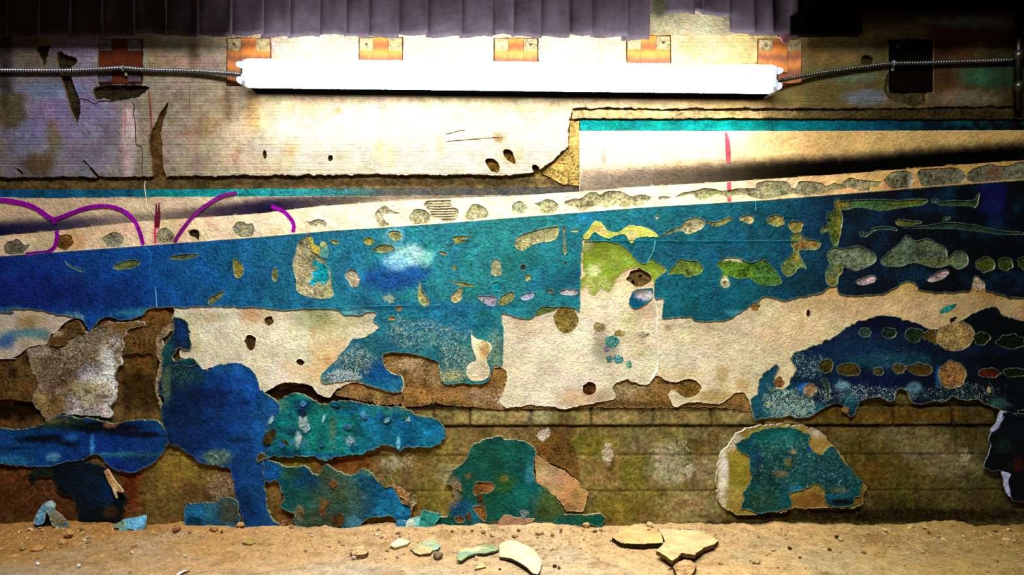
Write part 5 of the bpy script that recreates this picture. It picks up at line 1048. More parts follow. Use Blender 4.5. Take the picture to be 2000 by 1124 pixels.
cable('armoured_cable', [(-300, 137, .022), (-100, 137, .022), (0, 138, .022), (120, 138.5, .022), (200, 135.5, .022), (240, 133.5, .022), (280, 136.5, .022), (370, 139.5, .022), (420, 142, .026), (458, 145, .032), (470, 146, .034)], 0.0056, 0.0072, 'spiral steel armoured cable running from the left edge to the strip light')
cable('armoured_cable', [(1518, 158, .034), (1530, 156, .032), (1600, 143, .024), (1700, 129, .022), (1744, 124, .022), (1800, 123, .022), (1900, 120, .022), (2000, 117, .022), (2300, 112, .022)], 0.0052, 0.0072, 'spiral steel armoured cable climbing from the strip light to the right edge', (70, 72, 70))
for px, py, lab in ((241, 134, 'small bright metal clip holding the cable left of the strip light'), (1744, 124, 'small metal clip holding the cable right of the strip light')):
    x, y, z = at(px, py, 0.022)
    CL = empty('cable_clip', (float(x), -0.0135, float(z)))
    tag(CL, lab, 'clip')
    def saddle(b):
        pr = []
        for t in np.linspace(-0.3, math.pi + 0.3, 12):
            pr.append((math.cos(t), math.sin(t)))
        rows = []
        for w_ in (-0.003, 0.003):
            rows.append([b.verts.new((w_, -0.0085 - 0.0085 * s_, 0.0085 * c_)) for c_, s_ in pr] + [b.verts.new((w_, -0.0085 - 0.0072 * s_, 0.0072 * c_)) for c_, s_ in pr[::-1]])
        n = len(rows[0])
        for i in range(n):
            b.faces.new((rows[0][i], rows[0][(i + 1) % n], rows[1][(i + 1) % n], rows[1][i]))
        b.faces.new(rows[0][::-1]); b.faces.new(rows[1])
    bm_obj('saddle', saddle, 'metal', CL, (190, 195, 205))
    bm_obj('tab', lambda b: box_mesh(b, 0.003, -0.0015, -0.0135, 0.008, 0.003, 0.011, 0.001), 'metal', CL, (180, 190, 206))
    bm_obj('nail', lambda b: box_mesh(b, 0.003, -0.004, -0.014, 0.003, 0.003, 0.003, 0.001), 'metal', CL, (120, 125, 130))

# ---- wooden blocks let into the concrete
BL_INFO = {235: ('dark reddish wooden block let into the wall at far left behind the cable', (70, 30, 16)), 486: ('orange wooden block half hidden by the left end of the strip light', None),
           744: ('bright orange grained wooden block above the strip light, second from its left end', None), 1008: ('bright orange grained wooden block above the middle of the strip light', None),
           1267: ('orange wooden block above the strip light under the torn part of the black cloth', None), 1523: ('reddish wooden block behind the right end of the strip light', None), 1780: ('black void in the wall right of the strip light, built as near-black block', (6, 5, 4))}
for cx, y0, y1 in BLOCKS:
    lab, dark = BL_INFO[cx]
    h = 0.009
    xa, _, za = at(cx - 42, y1 - 2, h); xb, _, zb = at(cx + 42, y0 + 2, h)
    xa, za, xb, zb = float(xa), float(za), float(xb), float(zb)
    o = empty('wooden_block', ((xa + xb) / 2, 0, za))
    tag(o, lab, 'wooden block', 'wooden blocks let into the wall above the lamp')
    W_, H_ = xb - xa, zb - za
    m = 'orange_timber' if dark is None else 'timber'
    bm_obj('back_board', lambda b: box_mesh(b, 0, -0.0045, H_ / 2, W_, 0.009, H_, 0.0006), m, o, dark or (200, 110, 30))
    bm_obj('centre_batten', lambda b: box_mesh(b, 0, -0.0105, H_ * 0.62, W_ * 0.34, 0.003, H_ * 0.76, 0.0006), m, o, dark or (200, 110, 30))
    for s in (-1, 1):
        pc = (176, 160, 120) if dark is None else tuple(v * 0.9 for v in (70, 62, 50))
        if cx == 235: pc = (120, 110, 120)
        if cx == 1780: pc = (8, 7, 6)  # darkness of the void painted onto the block
        bm_obj('nail_plate', lambda b, s=s: box_mesh(b, s * W_ * 0.335, -0.0102, H_ * 0.86, W_ * 0.31, 0.0022, H_ * 0.26, 0.0004), 'concrete', o, pc, 0.7)
    if cx == 235:
        bm_obj('nail_plate', lambda b: box_mesh(b, -W_ * 0.335, -0.0102, H_ * 0.15, W_ * 0.30, 0.0022, H_ * 0.24, 0.0004), 'concrete', o, (100, 92, 110), 0.7)
        bm_obj('nail_plate', lambda b: box_mesh(b, W_ * 0.335, -0.0102, H_ * 0.15, W_ * 0.30, 0.0022, H_ * 0.24, 0.0004), 'concrete', o, (84, 74, 82), 0.7)
    def head(b):
        import bmesh
        bmesh.ops.create_cone(b, cap_ends=True, segments=12, radius1=0.0045, radius2=0.0036, depth=0.003, matrix=Matrix.Translation((W_ * (-0.33 if cx != 1008 and cx != 1267 else 0.34), -0.0125, H_ * 0.86)) @ Matrix.Rotation(math.radians(90), 4, 'X'))
    bm_obj('nail', head, 'metal', o, (120, 112, 96), smooth=False)

# ---- black cloth along the top
CLOTH = empty('cloth_valance', (0, -0.05, float(at(0, 0, 0.05)[2])))
tag(CLOTH, 'pleated black cloth hanging along the top of the wall above the strip light', 'curtain')
pl = [(-300 + 62 * i) for i in range(12)] + [448, 510, 562, 620, 672, 716, 774, 831, 897, 958, 999, 1053, 1108, 1152, 1222, 1272]
pl = sorted(pl)
def pleat(x0, x1, ybot, seed, h0=25.0, top=-190.0, slope=0.0, kind=0):
    nx, nz = 14, 26
    V, Fc = [], []
    r = random.Random(seed)
    amp = r.uniform(6, 13)
    fr = r.uniform(-3, 3)
    for j in range(nz + 1):
        v = j / nz
        for i in range(nx + 1):
            u = i / nx
            x = x0 + (x1 + 5 - x0) * u + slope * v * 60
            yb = ybot + 2.0 * math.sin(u * 5 + seed) + (1.6 * (r.random() - 0.5) if j == nz else 0)
            y = top + (yb - top) * v
            fold = u ** 3 * 9 - 3 * math.exp(-((u - 0.08) / 0.06) ** 2)
            lump = amp * 0.5 * math.sin(u * 4.2 + seed) * (0.3 + 0.7 * (1 - v)) + 4.5 * math.exp(-((u - 0.85) / 0.16) ** 2) * math.sin(v * 9 + seed) + 3.0 * math.exp(-((u - 0.4) / 0.2) ** 2) * math.sin(v * 14 + 2.1 * seed)
            h = (h0 + fold + lump + fr) / 1000.0
            X, Y, Z = at(x, y, h)
            V.append((float(X), -h + 0.05, float(Z) - CLOTH.location.z))
    for j in range(nz):
        for i in range(nx):
            a = j * (nx + 1) + i
            Fc.append((a, a + nx + 1, a + nx + 2, a + 1))
    n = len(V)
    V += [(x, y + 0.0018, z) for x, y, z in V]
    Fc += [tuple(n + k for k in f[::-1]) for f in list(Fc)]
    ring = list(range(nx + 1)) + [j * (nx + 1) + nx for j in range(1, nz + 1)] + [nz * (nx + 1) + i for i in range(nx - 1, -1, -1)] + [j * (nx + 1) for j in range(nz - 1, 0, -1)]
    for a, b in zip(ring, ring[1:] + ring[:1]):
        Fc.append((a, b, b + n, a + n))
    o = mesh_obj('pleat', V, Fc, 'cloth', CLOTH)
    flatcol(o, (56, 50, 58))
    return o
for i, (a, b) in enumerate(zip(pl, pl[1:])):
    yb = 70 + (2 if i % 3 else -2) + (0 if a > 440 else -2)
    if 1140 < a < 1230: yb = 72
    if a > 1215: yb = 78
    pleat(a, b, yb, i, slope=-0.15 if a > 1210 else 0)
for i, (a, b, yb, sl) in enumerate(((1302, 1352, 26, 0), (1345, 1372, 22, 0), (1368, 1420, 30, 0.05), (1414, 1460, 64, 0.2), (1456, 1502, 68, 0.1), (1498, 1556, 68, 0))):
    pleat(a, b, yb, 40 + i, h0=32.0, slope=sl)
# frayed threads on the hem
def threads(b):
    r = random.Random(4)
    for i in range(120):
        x = r.uniform(450, 1550)
        if 1265 < x < 1420: continue
        y = 68 + r.uniform(-2, 3)
        L_ = r.uniform(2, 8) if r.random() < 0.85 else r.uniform(10, 24)
        dx = r.uniform(-0.5, 0.5) * L_
        prev = None
        h = 0.029 + r.uniform(0, 0.006)
        for k in range(4):
            t = k / 3
            X, Y, Z = at(x + dx * t * t, y + L_ * t, h)
            c = Vector((float(X), -h + 0.05, float(Z) - CLOTH.location.z))
            q = [b.verts.new(c + Vector(d) * 0.0005) for d in ((1, 0, 0), (-0.5, 0.86, 0), (-0.5, -0.86, 0))]
            if prev:
                for m in range(3):
                    b.faces.new((prev[m], prev[(m + 1) % 3], q[(m + 1) % 3], q[m]))
            prev = q
tf = bm_obj('frayed_threads', threads, 'cloth', CLOTH, (70, 60, 68))
tf['kind'] = 'stuff'
# drooping torn corner at the cloth's right end
slab_c = loop(T(3, 0, '60,255 130,245 240,258 225,285 170,310 140,338 115,330 100,300 70,292'), True, 0.8, 2.5, 61)
oc = slab('torn_corner', slab_c, Pig((84, 50, 66), mott=0.4, mott_col=(20, 14, 20), msize=10), 'cloth', 30, 3, None, (), 4, 2.5, 12)
oc.parent = CLOTH
oc.matrix_parent_inverse = Matrix.Translation(-CLOTH.location)

# ---- card showing through the torn opening, dark board and upright pipe at right
card = slab('grey_card', loop(P('1258,-20 1440,-20 1440,66 1258,66'), False, 0.3, 6, 62), Pig((150, 142, 116), [(1290, 10, 20, 20, (60, 70, 50), 0.9)], mott=0.15, mott_col=(120, 112, 92), msize=30, gain=0.6), 'plaster', 16, 3, None, (), 8, 0.6, 60, edge=(120, 110, 90), back=True)
tag(card, 'grey card panel seen through the torn opening in the black cloth', 'panel')
BOARD = slab('dark_board', loop(P('1545,30 1684,30 1684,65 1545,66'), False, 0.4, 6, 63), Pig((4, 4, 4), mott=0.3, mott_col=(8, 7, 6), msize=20), 'timber', 44, 30, None, (), 8, 0.3, 40, edge=(12, 10, 8), back=True)
tag(BOARD, 'short black board at the right end of the cloth', 'board')
HB = slab('header_board', loop(P('1566,-190 2320,-190 2320,20 2000,20 1566,19'), False, 0.6, 8, 64), Pig((3, 3, 5), mott=0.4, mott_col=(7, 9, 13), msize=60), 'timber', 40, 22, None, (), 16, 0.4, 60, edge=(8, 8, 10), back=True)
tag(HB, 'black header board along the very top of the wall at right', 'board')
PIPE = empty('upright_pipe', (float(at(1990, 215, .03)[0]), -0.028, float(at(1990, 215, .03)[2])))
tag(PIPE, 'dark upright pipe at the right edge of the upper wall', 'pipe')
def tube_(b, r, z0, z1, seg=16):
    import bmesh
    bmesh.ops.create_cone(b, cap_ends=True, segments=seg, radius1=r, radius2=r, depth=z1 - z0, matrix=Matrix.Translation((0, 0, (z0 + z1) / 2)))
bm_obj('tube', lambda b: tube_(b, 0.0105, 0, 0.268), 'metal', PIPE, (26, 24, 20), smooth=True)
for zz in (0.05, 0.135):
    bm_obj('coupling', lambda b, zz=zz: tube_(b, 0.0135, zz, zz + 0.028), 'metal', PIPE, (60, 56, 44), smooth=True)

# ================================================================== the floor
def floor_z(x, y):
    px = x * 700 + 1000
    d = -y                                    # distance from the wall
    m = 0.020 * np.exp(-(d / 0.075) ** 1.6) * (0.65 + 0.6 * fbm(px, d * 700, 130, 81))
    m = m + 0.006 * fbm(px, d * 700, 36, 82) * np.exp(-d / 0.2) + 0.004 * fbm(px, d * 700, 11, 83) * np.exp(-d / 0.16)
    m = m + 0.006 * np.exp(-((px - 60) / 160) ** 2) * np.exp(-d / 0.12)
    return m - 0.004
def make_floor():
    ys = np.concatenate([np.linspace(0.03, -0.5, 165), np.linspace(-0.52, -1.2, 40), np.linspace(-1.3, -4.0, 20)])
    xs = np.arange(-1.95, 1.951, 0.0042)
    gx, gy = np.meshgrid(xs, ys)
    x, y = gx.ravel(), gy.ravel()
    z = floor_z(x, np.minimum(y, 0))
    px, py = x * 700 + 1000, -y * 700
    n = len(x)
    sandy = np.clip(0.5 + 0.9 * fbm(px, py * 1.5, 120, 84) + 0.9 * np.exp(-(py / 95.0)), 0, 1)[:, None]
    c = fan(px, (0, (150, 130, 102)), (600, (186, 170, 142)), (1200, (196, 178, 144)), (1600, (170, 154, 110)), (2000, (146, 126, 78)))
    s = fan(px, (0, (160, 112, 54)), (300, (176, 126, 66)), (700, (204, 166, 118)), (1200, (222, 184, 130)), (1500, (206, 168, 112)), (1700, (178, 146, 86)), (2000, (150, 120, 58)))
    c = lin(c * (1 - sandy) + s * sandy) * GAIN * 1.02
    st = sstep(0.25, 0.5, fbm(px, py, 46, 85))[:, None] * 0.45
    c = c * (1 - st) + lin((136, 100, 50)) * st * GAIN
    st = np.exp(-((px - 1670) / 40) ** 2 - ((py - 70) / 30) ** 2)[:, None] * 0.6
    c = c * (1 - st) + lin((112, 72, 40)) * st
    f = np.zeros((n, 4)); f[:, :3] = lin((236, 206, 150)) * GAIN
    f[:, 3] = 0.30 + 0.2 * sandy[:, 0]
    nx, ny = len(xs), len(ys)
    i = np.arange((ny - 1) * nx).reshape(ny - 1, nx)[:, :-1].ravel()
    F4 = np.stack([i, i + nx, i + nx + 1, i + 1], 1)
    o = mesh_obj('floor', np.stack([x, y, z], 1), F4.tolist(), 'sand', None, c, f)
    tag(o, 'dusty concrete floor drifted with sandy rubble', None, None, 'structure')
make_floor()

def fz(x, y):
    return float(floor_z(np.array([x]), np.array([min(y, 0)]))[0])

def floor_pt(px, py):
    z = 0.0
    for _ in range(5):
        p = floor_at(px, py, z)
        z = fz(p.x, p.y)
    return floor_at(px, py, z)

def flat_piece(name, cat, label, pts, col, thick, seed, tilt=(0, 0), lift=0.0, stains=(), flecks=(), mat='plaster', edge=(110, 84, 50), amp=1.0, bow=0.0, group=None, parts=None):
    """a broken piece lying on the floor, outlined where it lies"""
    lp = loop(pts, False, amp, 3.0, seed)
    W = np.array([tuple(floor_at(a, b, 0.008)) for a, b in lp])
    c0 = W.mean(0)
    # work in floor coordinates scaled like pixels for the triangulation
    q = np.stack([(W[:, 0] - c0[0]) * 700, -(W[:, 1] - c0[1]) * 700], 1)
    v, f = triangulate(q, [], 5.0)
    ed = np.concatenate([f[:, [0, 1]], f[:, [1, 2]], f[:, [2, 0]]])
    bd = ed[~np.isin(ed[:, 0] * 10 ** 7 + ed[:, 1], ed[:, 1] * 10 ** 7 + ed[:, 0])]
    X, Y = v[:, 0] / 700, -v[:, 1] / 700
    base = min(fz(c0[0] + a, c0[1] + b) for a, b in zip(X, Y))
    base = max(base, fz(c0[0], c0[1]) - 0.002)
    R_ = max(np.abs(X).max(), 1e-3)
    Zt = thick + lift + tilt[0] * X + tilt[1] * Y + bow * (1 - (X / R_) ** 2) + 0.0012 * fbm(v[:, 0], v[:, 1], 18, seed)
    zmin = 0.002
    Zt = np.maximum(Zt, zmin + thick)
    col3, fl = Pig(col, stains, flecks, mott=0.3, mott_col=tuple(t * 0.8 for t in col), msize=16)(v[:, 0], v[:, 1])
    n = len(v)
    top = np.stack([X, Y, Zt], 1); bot = top.copy(); bot[:, 2] -= thick
    faces = f.tolist() + [(n + c, n + b, n + a) for a, b, c in f.tolist()]
    off = 2 * n
    bv = np.unique(bd); re = np.full(n, -1); re[bv] = np.arange(len(bv)); m = len(bv)
    for i, j in bd:
        faces.append((off + re[j], off + re[i], off + m + re[i], off + m + re[j]))
    verts = np.concatenate([top, bot, top[bv], bot[bv]])
    ec = np.tile(lin(edge) * GAIN, (1, 1))
    cols = np.concatenate([col3, np.tile(ec, (n + 2 * m, 1))])
    fk = np.concatenate([fl, np.zeros((n + 2 * m, 4))])
    o = mesh_obj(name, verts, faces, mat, None, cols, fk)
    o.location = (c0[0], c0[1], base - 0.001)
    return tag(o, label, cat, group)

SANDY = (232, 196, 138)
MOTTLED = bpy.data.objects['mottled_green_patch']
for i, (par, cx, cy, rx, ry, c, h) in enumerate(((MOTTLED, 652, 946, 7, 8, (120, 84, 44), 15), (MOTTLED, 660, 1018, 11, 12, (96, 64, 30), 19), (MOTTLED, 586, 1004, 8, 12, (126, 104, 70), 15), (MOTTLED, 632, 990, 5, 14, (140, 96, 44), 15), (MOTTLED, 612, 1024, 12, 8, (104, 84, 40), 17), (pg_, 915, 1010, 9, 6, (120, 84, 44), 13.5), (pg_, 1024, 1004, 8, 9, (120, 150, 150), 13.5), (pg_, 938, 972, 8, 5, (90, 62, 26), 13.5), (pg_, 892, 950, 7, 12, (150, 124, 90), 13.5),
                                               (TURQ, 527, 853, 15, 10, (60, 52, 24), 17), (TURQ, 556, 866, 6, 5, (70, 60, 30), 17), (WHALE, 1932, 763, 4, 6, (190, 176, 120), 14.5), (WHALE, 1650, 801, 8, 5, (150, 112, 56), 14.5), (WHALE, 1500, 790, 7, 6, (170, 190, 160), 14.5))):
    slab('bare_spot', loop(ell(cx, cy, rx, ry, 15 * i, 12, 0.3), True, 0.9, 2.3, 950 + i), Pig(c, mott=0.5, mott_col=tuple(v * 0.5 for v in c), msize=7), 'crumbly', h, 2, par, (), 3, 1.0, 7)
flat_piece('plaster_slab', 'plaster piece', 'flat tan plaster slab with a dark broken front edge on the floor right of centre', T(2, 3, '780,830 860,780 950,740 1080,762 1165,800 1180,880 1060,885 960,890 855,885 820,860'), (222, 184, 122), 0.012, 701, (0, -0.04), 0.0, edge=(40, 30, 14), flecks=[(0, 0, 200, 200, (240, 216, 160), 0.4)])  # shade on the broken edge put into its dark colour
flat_piece('plaster_slab', 'plaster piece', 'largest angular tan plaster slab lying against the dark-edged slab on the floor', T(2, 3, '1145,770 1205,760 1320,772 1450,768 1530,815 1612,862 1580,900 1500,935 1422,1000 1375,995 1325,985 1290,1030 1250,1062 1190,1010 1128,972 1165,930 1195,885 1170,810'), (232, 196, 140), 0.010, 702, (-0.02, -0.05), 0.010, edge=(96, 70, 34), flecks=[(0, 0, 200, 200, (246, 220, 170), 0.4)], stains=[(40, 30, 30, 10, (190, 140, 80), 0.6)])
flat_piece('plaster_lump', 'plaster piece', 'rough tan plaster piece at the bottom edge of the view below the largest slab', T(2, 3, '1262,1062 1300,1030 1345,1008 1400,1020 1442,1052 1425,1090 1400,1130 1350,1150 1290,1130'), (224, 180, 120), 0.014, 703, (0, 0), 0.0, mat='crumbly', flecks=[(0, 0, 200, 200, (246, 226, 186), 0.5)])
flat_piece('plaster_shell', 'plaster piece', 'smooth cream shell-shaped plaster flake on the floor at bottom centre', P('975,1062 985,1058 1003,1058 1022,1064 1040,1072 1053,1086 1058,1098 1055,1114 1050,1122 1040,1121 1028,1110 1012,1099 998,1092 976,1086'), (240, 214, 168), 0.006, 704, (0.0, 0.0), 0.004, bow=0.006, edge=(70, 50, 26), amp=0.6)
flat_piece('green_flake', 'paint flake', 'pale green curled flake of paint lying on the floor left of the cream shell', T(1, 3, '1568,950 1600,905 1640,890 1690,905 1750,880 1810,872 1880,885 1900,912 1860,930 1785,950 1720,948 1660,968 1605,1005 1572,990'), (150, 168, 126), 0.004, 705, (0.05, -0.05), 0.004, bow=0.004, edge=(96, 104, 70), amp=0.7, stains=[(-14, -10, 24, 14, (232, 214, 160), 0.8), (-20, 12, 26, 10, (140, 176, 160), 0.7)], flecks=[(0, 0, 100, 60, (206, 214, 176), 0.3)])
flat_piece('green_flake', 'paint flake', 'sage and cream flake of paint on the floor under the turquoise leaning flakes', T(1, 3, '1215,905 1240,870 1300,855 1330,825 1385,808 1412,830 1415,855 1440,880 1420,912 1380,915 1365,940 1280,948 1235,930'), (196, 180, 130), 0.006, 706, (0.03, -0.03), 0.002, edge=(84, 66, 36), amp=0.7, stains=[(10, -14, 22, 14, (150, 176, 140), 0.9), (22, 6, 8, 12, (130, 190, 180), 0.9)])
flat_piece('cream_flake', 'paint flake', 'small cream flake on the floor at the foot of the turquoise leaning flakes', T(1, 3, '1048,885 1075,845 1120,822 1165,830 1205,845 1180,875 1130,885 1085,897'), (236, 222, 176), 0.005, 707, (0, -0.05), 0.003, edge=(150, 130, 80), amp=0.7)
flat_piece('sand_lump', 'plaster piece', 'pale tan lump of plaster alone on the floor left of the flakes', T(1, 3, '740,945 760,908 830,895 880,935 865,955 820,968 755,965'), (226, 190, 132), 0.012, 708, mat='crumbly')
flat_piece('chip_triangle', 'plaster piece', 'small triangular tan chip on the floor below the green flake', T(1, 3, '1708,1052 1735,1020 1765,998 1797,1036'), (222, 186, 128), 0.004, 709, amp=0.4)
flat_piece('curled_chip', 'paint flake', 'thin white curved chip near the bottom edge at lower left', T(0, 3, '1372,1105 1395,1080 1440,1062 1485,1062 1440,1075 1400,1098'), (230, 226, 216), 0.003, 710, lift=0.004, amp=0.2)
flat_piece('olive_chip', 'paint flake', 'olive chip of plaster on the floor under the blue hump', T(0, 3, '1895,850 1935,815 1985,815 1995,850 1950,865'), (150, 136, 70), 0.005, 711, amp=0.5)
flat_piece('flat_flake', 'plaster piece', 'flat brown flake lying on the floor at the left edge beside the folded flake', T(0, 3, '240,905 290,870 360,865 340,895 290,912'), (176, 132, 78), 0.004, 712, amp=0.5)

# stones and crumbs, one by one
def stone(px, py, r, col, name, cat, label, group=None, seed=0, squash=0.7):
    import bmesh
    p = floor_pt(px, py)
    b = bmesh.new()
    bmesh.ops.create_icosphere(b, subdivisions=2 if r > 0.004 else 1, radius=1.0)
    rr = random.Random(seed)
    ax = [rr.uniform(0.75, 1.25) for _ in range(3)]
    off = [rr.uniform(0, 50) for _ in range(3)]
    from mathutils import noise as mn
    for v in b.verts:
        n = mn.noise(v.co * 1.3 + Vector(off)) * 0.55 + mn.noise(v.co * 3.1 + Vector(off)) * 0.2
        v.co = Vector((v.co.x * ax[0], v.co.y * ax[1], v.co.z * ax[2] * squash)) * (1 + n) * r
    zmin = min(v.co.z for v in b.verts)
    for v in b.verts: v.co.z -= zmin
    vs = [tuple(v.co) for v in b.verts]
    b.verts.index_update()
    fs = [[v.index for v in f.verts] for f in b.faces]
    b.free()
    o = mesh_obj(name, vs, fs, 'sand', smooth=False)
    flatcol(o, col)
    o.location = (p.x, p.y, p.z - 0.15 * r)
    o.rotation_euler = (0, 0, rr.uniform(0, 6))
    return tag(o, label, cat, group)
stone(855, 1093, 0.0135, (136, 120, 92), 'grey_stone', 'stone', 'grey stone on the floor left of the green flake', seed=1)
for i, (x, y, r, c, lab) in enumerate((
    (1250, 1046, .010, (232, 206, 160), 'larger pale crumb resting on the dark-edged tan slab'), (1264, 1051, .006, (222, 190, 130), 'smaller pale crumb resting on the dark-edged tan slab'),
    (1295, 1021, .009, (220, 196, 150), 'pale crumb against the wall foot above the largest slab'), (1270, 1030, .009, (226, 200, 150), 'pale crumb on the floor behind the two tan slabs'),
    (73, 1104, .0050, (240, 240, 240), 'white pebble at bottom left nearest the left edge'), (154, 1109, .0060, (240, 240, 244), 'white pebble at bottom left next to the thin curved chip'), (362, 1090, .0045, (226, 216, 196), 'white sliver pebble above the thin curved chip'), (258, 1082, .0045, (216, 196, 160), 'pale pebble on the floor below the bright blue flake'),
    (1084, 1074, .007, (230, 196, 140), 'pale crumb just right of the cream shell'), (1083, 1109, .0045, (60, 44, 20), 'dark crumb right of the lower tip of the cream shell'), (1407, 1103, .005, (206, 176, 110), 'tan pebble right of the piece at the bottom edge'), (1480, 1102, .007, (206, 176, 116), 'tan stone at bottom, right of the largest slab'), (1510, 1077, .006, (222, 200, 150), 'pale stone at the left end of the bare floor at right'), (1642, 1057, .006, (206, 180, 120), 'pale stone beside the dark stain on the floor at right'), (1635, 1052, .006, (70, 50, 24), 'dark stone beside the dark stain on the floor at right'), (1542, 1074, .005, (80, 60, 30), 'dark pebble on the floor below the dark teal patch'), (1620, 1076, .006, (96, 76, 36), 'dark crumb in the middle of the floor at right'), (691, 1093, .006, (236, 214, 170), 'cream pebble below the pale tan lump'), (776, 1092, .005, (150, 150, 130), 'grey-green pebble left of the grey stone'), (930, 1094, .006, (222, 190, 136), 'tan crumb beside the small triangular chip'), (976, 1114, .004, (50, 40, 30), 'black crumb left of the lower tip of the cream shell'), (963, 1049, .006, (230, 200, 150), 'cream crumb behind the green flake'), (121, 1063, .010, (206, 166, 112), 'tan stone in front of the folded flake at lower left'), (135, 1050, .012, (190, 146, 92), 'brown stone leaning by the folded flake at lower left'), (470, 1032, .010, (196, 146, 96), 'tan stone at the wall foot right of the blue block fragment'), (420, 1038, .008, (176, 126, 76), 'brown stone under the blue block fragment'), (345, 1040, .011, (166, 120, 76), 'brown stone between the bright blue flake and the blue block fragment'), (250, 1028, .013, (176, 132, 84), 'rough tan stone resting on the bright blue flake'), (262, 1070, .007, (196, 156, 104), 'tan pebble below the rough stone at lower left'), (45, 1075, .008, (176, 136, 84), 'brown stone near the left edge of the floor'), (1945, 1040, .005, (96, 70, 30), 'dark pebble on the floor near the right edge'), (1805, 1032, .006, (216, 190, 130), 'pale crumb at the wall foot far right'), (1780, 1030, .007, (206, 180, 120), 'pale crumb at the wall foot right of the dark teal patch'), (1735, 1068, .006, (190, 160, 96), 'tan sliver stone on the floor at far right'), (555, 1026, .010, (150, 100, 64), 'brown crumb at the foot of the blue hump'), (570, 1032, .008, (190, 146, 104), 'tan crumb between the blue hump and the mottled green patch'), (1145, 1030, .009, (226, 190, 134), 'tan crumb at the right foot of the deep green patch'), (1050, 1045, .008, (226, 196, 146), 'cream crumb in front of the deep green patch'))):
    stone(x, y, r, c, 'plaster_crumb', 'crumb', lab, 'plaster crumbs on the floor', seed=10 + i)
rq = random.Random(77)
for i in range(130):
    d = 0.035 + abs(rq.gauss(0, 0.07)) if rq.random() < 0.75 else rq.uniform(0.05, 0.32)
    X_ = rq.uniform(-1.4, 1.4)
    k_ = F / (D - d)
    zz_ = fz(X_, -d)
    v_ = rq.uniform(0.7, 1.1)
    stone(1000 + X_ * k_, 562 + (CZ - zz_) * k_, rq.uniform(0.0025, 0.0058), tuple(min(255, c * v_) for c in rq.choice([(226, 190, 136), (206, 166, 110), (236, 214, 176), (150, 112, 66), (190, 150, 96)])), 'plaster_crumb', 'crumb', 'tiny tan crumb strewn among the sandy grit at the wall foot', 'tiny crumbs strewn at the wall foot', seed=200 + i)
# grit nobody could count
def grit(b):
    import bmesh
    r = random.Random(21)
    for i in range(4200):
        d = 0.03 + abs(r.gauss(0, 0.085)) if r.random() < 0.7 else r.uniform(0.03, 0.4)
        x = r.uniform(-1.6, 1.6)
        y = -d
        s = r.uniform(0.0009, 0.0026) * (1.9 if r.random() < 0.14 else 1)
        z = fz(x, y)
        m = Matrix.Translation((x, y, z + s * 0.3)) @ Matrix.Rotation(r.uniform(0, 6), 4, 'Z') @ Matrix.Diagonal((s * r.uniform(.8, 2), s * r.uniform(.8, 1.4), s * r.uniform(.5, 1), 1))
        q = [b.verts.new(m @ Vector(v)) for v in ((1, 0, -.5), (-.6, .9, -.5), (-.6, -.9, -.5), (.2, .1, .9), (-.5, .2, .6))]
        for f in ((0, 1, 3), (1, 4, 3), (1, 2, 4), (2, 3, 4), (2, 0, 3), (0, 2, 1)):
            b.faces.new([q[k] for k in f])
go = bm_obj('loose_grit', grit, 'sand', None, (206, 168, 112))
cc = rng.uniform(0.55, 1.35, len(go.data.vertices) // 5).repeat(5)
c4 = np.ones((len(go.data.vertices), 4), np.float32); c4[:, :3] = np.clip(lin((206, 168, 112)) * GAIN * cc[:, None], 0, .9)
go.data.attributes['pigment'].data.foreach_set('color', c4.ravel())
tag(go, 'fine sandy grit scattered along the foot of the wall', 'grit', None, 'stuff')

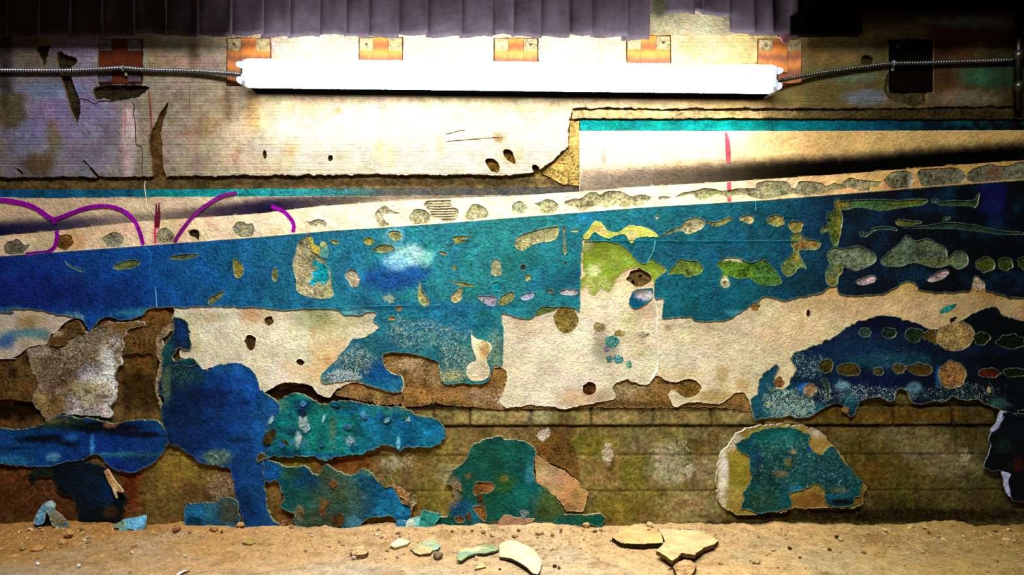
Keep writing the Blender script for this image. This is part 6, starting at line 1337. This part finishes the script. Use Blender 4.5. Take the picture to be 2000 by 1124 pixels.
# flakes leaning on the foot of the wall
def leaner(name, label, pts, pig, seed, h0, lean, thick=2.5, mat='paint', rim=(150, 190, 170), lump=2.0, cat='paint flake', curl=0.5):
    lp = loop(pts, True, 1.0, 2.6, seed)
    yb, yt = lp[:, 1].max(), lp[:, 1].min()
    o = slab(name, lp, pig, mat, h0, thick, None, (), 4.0, lump, 16, curl, lambda x, y: lean * (y - yt) / (yb - yt), rim, None, seed, True)
    return tag(o, label, cat)
leaner('leaning_flake', 'pale turquoise flake of paint leaning left of the deep green patch', T(1, 3, '1135,810 1160,750 1190,690 1240,675 1282,672 1275,730 1262,765 1250,805 1200,815'), Pig((110, 196, 206), [(800, 1020, 12, 10, (226, 226, 196), 0.8), (808, 1036, 14, 8, (90, 190, 214), 0.7)], mott=0.25, mott_col=(70, 170, 190), msize=9), 801, 22, 14)
leaner('leaning_flake', 'teal squarish flake of paint leaning on the wall foot beside the deep green patch', T(1, 3, '1275,690 1300,620 1370,632 1450,655 1415,700 1390,740 1345,790 1330,822 1270,815 1262,765'), Pig((46, 140, 126), [(825, 1042, 16, 8, (70, 176, 190), 0.7)], mott=0.25, mott_col=(40, 120, 110), msize=12), 802, 18, 16)
leaner('leaning_flake', 'small bright blue flake at the lower right tip of the mottled patch', T(1, 3, '1065,790 1085,745 1110,700 1150,695 1190,715 1160,760 1110,770 1095,800'), Pig((70, 150, 210), mott=0.3, mott_col=(40, 110, 180), msize=8), 803, 20, 6)
leaner('folded_flake', 'pale blue and cream folded flake of paint standing on the rubble at lower left', T(0, 3, '262,705 290,640 320,590 345,560 400,540 430,575 425,610 470,650 500,680 540,740 490,760 420,745 395,700 380,650 355,640 350,700 320,730 280,730'), Pig((110, 160, 180), [(82, 1015, 8, 20, (120, 186, 226), 0.8), (98, 985, 10, 8, (176, 200, 200), 0.8), (110, 1015, 16, 16, (150, 140, 92), 0.9), (125, 1020, 10, 10, (120, 110, 60), 0.7)], mott=0.3, mott_col=(70, 110, 120), msize=10), 804, 26, 14, rim=(176, 170, 140), lump=5)
leaner('folded_flake', 'dark curled underside flake of paint below the pale folded flake at lower left', T(0, 3, '262,730 320,735 352,705 360,650 385,660 400,710 440,750 540,745 500,775 440,800 380,790 320,775'), Pig((14, 16, 14), mott=0.3, mott_col=(6, 6, 6), msize=9), 805, 20, 10, rim=None, lump=2)
leaner('leaning_flake', 'bright sky blue flake of paint half buried in rubble at lower left', T(0, 3, '885,745 940,705 1000,680 1070,672 1140,658 1142,700 1135,745 1085,790 1040,775 1000,765 950,790 905,800 930,760'), Pig((96, 170, 206), [(232, 1026, 14, 10, (130, 146, 90), 0.8), (270, 1016, 12, 12, (120, 200, 236), 0.7)], mott=0.3, mott_col=(60, 130, 180), msize=9, flecks=[(260, 1015, 40, 20, (190, 226, 236), 0.4)]), 806, 30, 22, lump=3)
leaner('plaster_scrap', 'tan scrap of plaster at the right foot of the deep green patch', T(1, 3, '1890,750 1900,700 1945,650 1985,660') + T(2, 3, '80,680 175,685 165,705 90,725 0,745'), Pig((170, 130, 96), mott=0.3, mott_col=(120, 90, 60), msize=9), 807, 12, 6, mat='plaster', rim=(210, 180, 140), cat='plaster piece')
